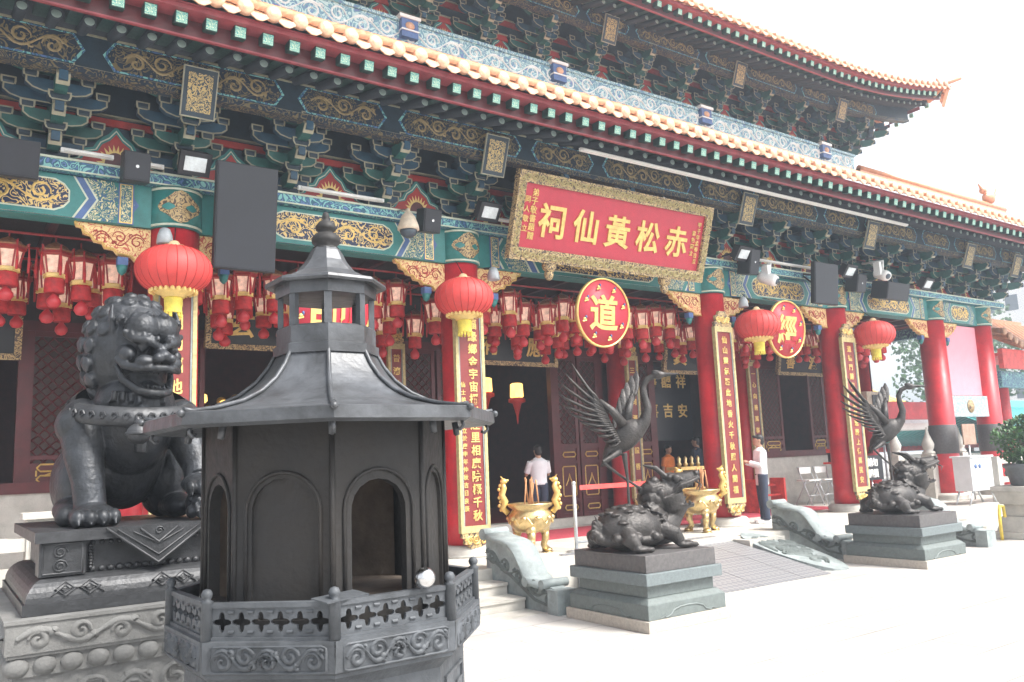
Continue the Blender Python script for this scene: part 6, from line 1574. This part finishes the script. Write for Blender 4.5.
for x in (29.2, 32.4): MB().lathe([(.3, 0), (.28, 4.4)], (x, 11.2, 0), 20).build('column', 'red', root)
root.location += Vector((.9, 2.6, -.25))
# red cross beams of the side porch behind the columns
for (x, y0_, y1_, z) in ((22.3, 14.4, 14.7, 2.6),):
    mb = MB(); mb.box(21.1, 27.5, y0_, y1_, z, z+.55); tag(mb.build('porch_beam', 'red'), 'red cross beam of the side porch seen between the far columns', 'beam')
root = empty('white_stall', (26.2, 15.5, TZ), 'white tent stall beyond the far columns', 'stall')
mb = MB(); mb.frus(24.8, 28.6, 15, 18, 2.5, 26.4, 27.0, 16.3, 16.7, 3.2); mb.box(24.8, 28.6, 15, 18, 2.3, 2.5); mb.build('canopy', 'white', root)
for x in (24.9, 28.5): MB().tube([(x, 15.1, 0), (x, 15.1, 2.3)], .04, 6).build('pole', 'steelmatt', root)
root = empty('yellow_sign_box', (23.2, 14.0, 3.0), 'small cream sign box with dark screen hung under the side porch', 'sign')
MB().box(22.3, 23.2, 13.9, 14.1, 2.9, 3.4).build('box', 'creamshade', root); MB().box(22.55, 22.95, 13.88, 13.899, 3.0, 3.3).build('dark_screen', 'black', root); MB().tube([(22.75, 14, 3.4), (22.75, 14, 4.9)], .02, 6).build('hanger', 'black', root)

# --- trees and a tower far behind
def tree(x, y, z, r, h, label, seed, n=2600):
    root = empty('tree', (x, y, 0), label, 'tree', 'trees beyond the side court'); rr = random.Random(seed)
    mb = MB(); mb.tube([(x, y, 0), (x+.1, y, z*.5), (x, y, z)], [.28, .2, .12], 8)
    blobs = []
    for k in range(9):
        a = 2*PI*k/9+rr.random(); q = rr.uniform(.2, .7)*r; c = (x+q*math.cos(a), y+q*math.sin(a), z+rr.uniform(-.2, .6)*h); blobs.append(c); mb.tube([(x, y, z*.6), ((x+c[0])/2, (y+c[1])/2, (z*.7+c[2])/2), c], [.12, .08, .03], 6)
    mb.build('trunk', 'bark', root)
    mb = MB()
    for i, c in enumerate(blobs): leaves(mb, c, (r*.5, r*.5, h*.32), n//9, seed+i, .34)
    mb.build('crown', ['leaf', 'leafdark'], root)
for i, (x, y, z, r, h, lb) in enumerate(((52, 26, 6, 4.5, 5, 'broad green tree beyond the gate at the right edge'), (36, 28, 3.5, 3.4, 4, 'green tree behind the yellow roofed pavilion'), (64, 33, 10, 5, 7, 'tall tree beside the pale tower'), (30, 27, 3.0, 2.6, 3, 'small green tree left of the yellow roofed pavilion'))):
    tree(x, y, z, r, h, lb, i*13+2)
def tower(x, y, w_, d, h, label):
    root = empty('apartment_tower', (x, y, 0), label, 'building', 'pale towers far behind')
    MB().box(x-w_/2, x+w_/2, y-d/2, y+d/2, 0, h).build('wall', 'concrete', root)
    mb = MB(); nf = int(h/3)
    for f in range(2, nf):
        for i in range(6):
            xx = x-w_/2+w_*(i+.5)/6; mb.box(xx-w_*.05, xx+w_*.05, y-d/2-.05, y-d/2+.02, f*3, f*3+1.6)
            yy = y-d/2+d*(i+.5)/6; mb.box(x-w_/2-.05, x-w_/2+.02, yy-d*.05, yy+d*.05, f*3, f*3+1.6)
    tag(mb.build('windows', 'glasswin', root), kind='stuff')
tower(96, 40, 12, 12, 19, 'pale apartment tower above the gate roof at the right edge')

# ================================================================ HAZE AND FLARE VEIL
mt = bpy.data.materials.new('haze_and_flare'); mt.use_nodes = True; nt = mt.node_tree; nt.nodes.remove(nt.nodes['Principled BSDF'])
pv = nt.nodes.new('ShaderNodeVolumePrincipled'); pv.inputs['Color'].default_value = (.80, .89, 1, 1); pv.inputs['Density'].default_value = .0040; pv.inputs['Anisotropy'].default_value = .3
nt.links.new(pv.outputs[0], nt.nodes['Material Output'].inputs['Volume']); M['hazy'] = mt
mb = MB(); mb.box(-121, 221, -121, 151, -1.2, 20.5)  # even volume added for haze and to stand in for lens flare
hz = mb.build('haze_veil', 'hazy'); hz['kind'] = 'stuff'
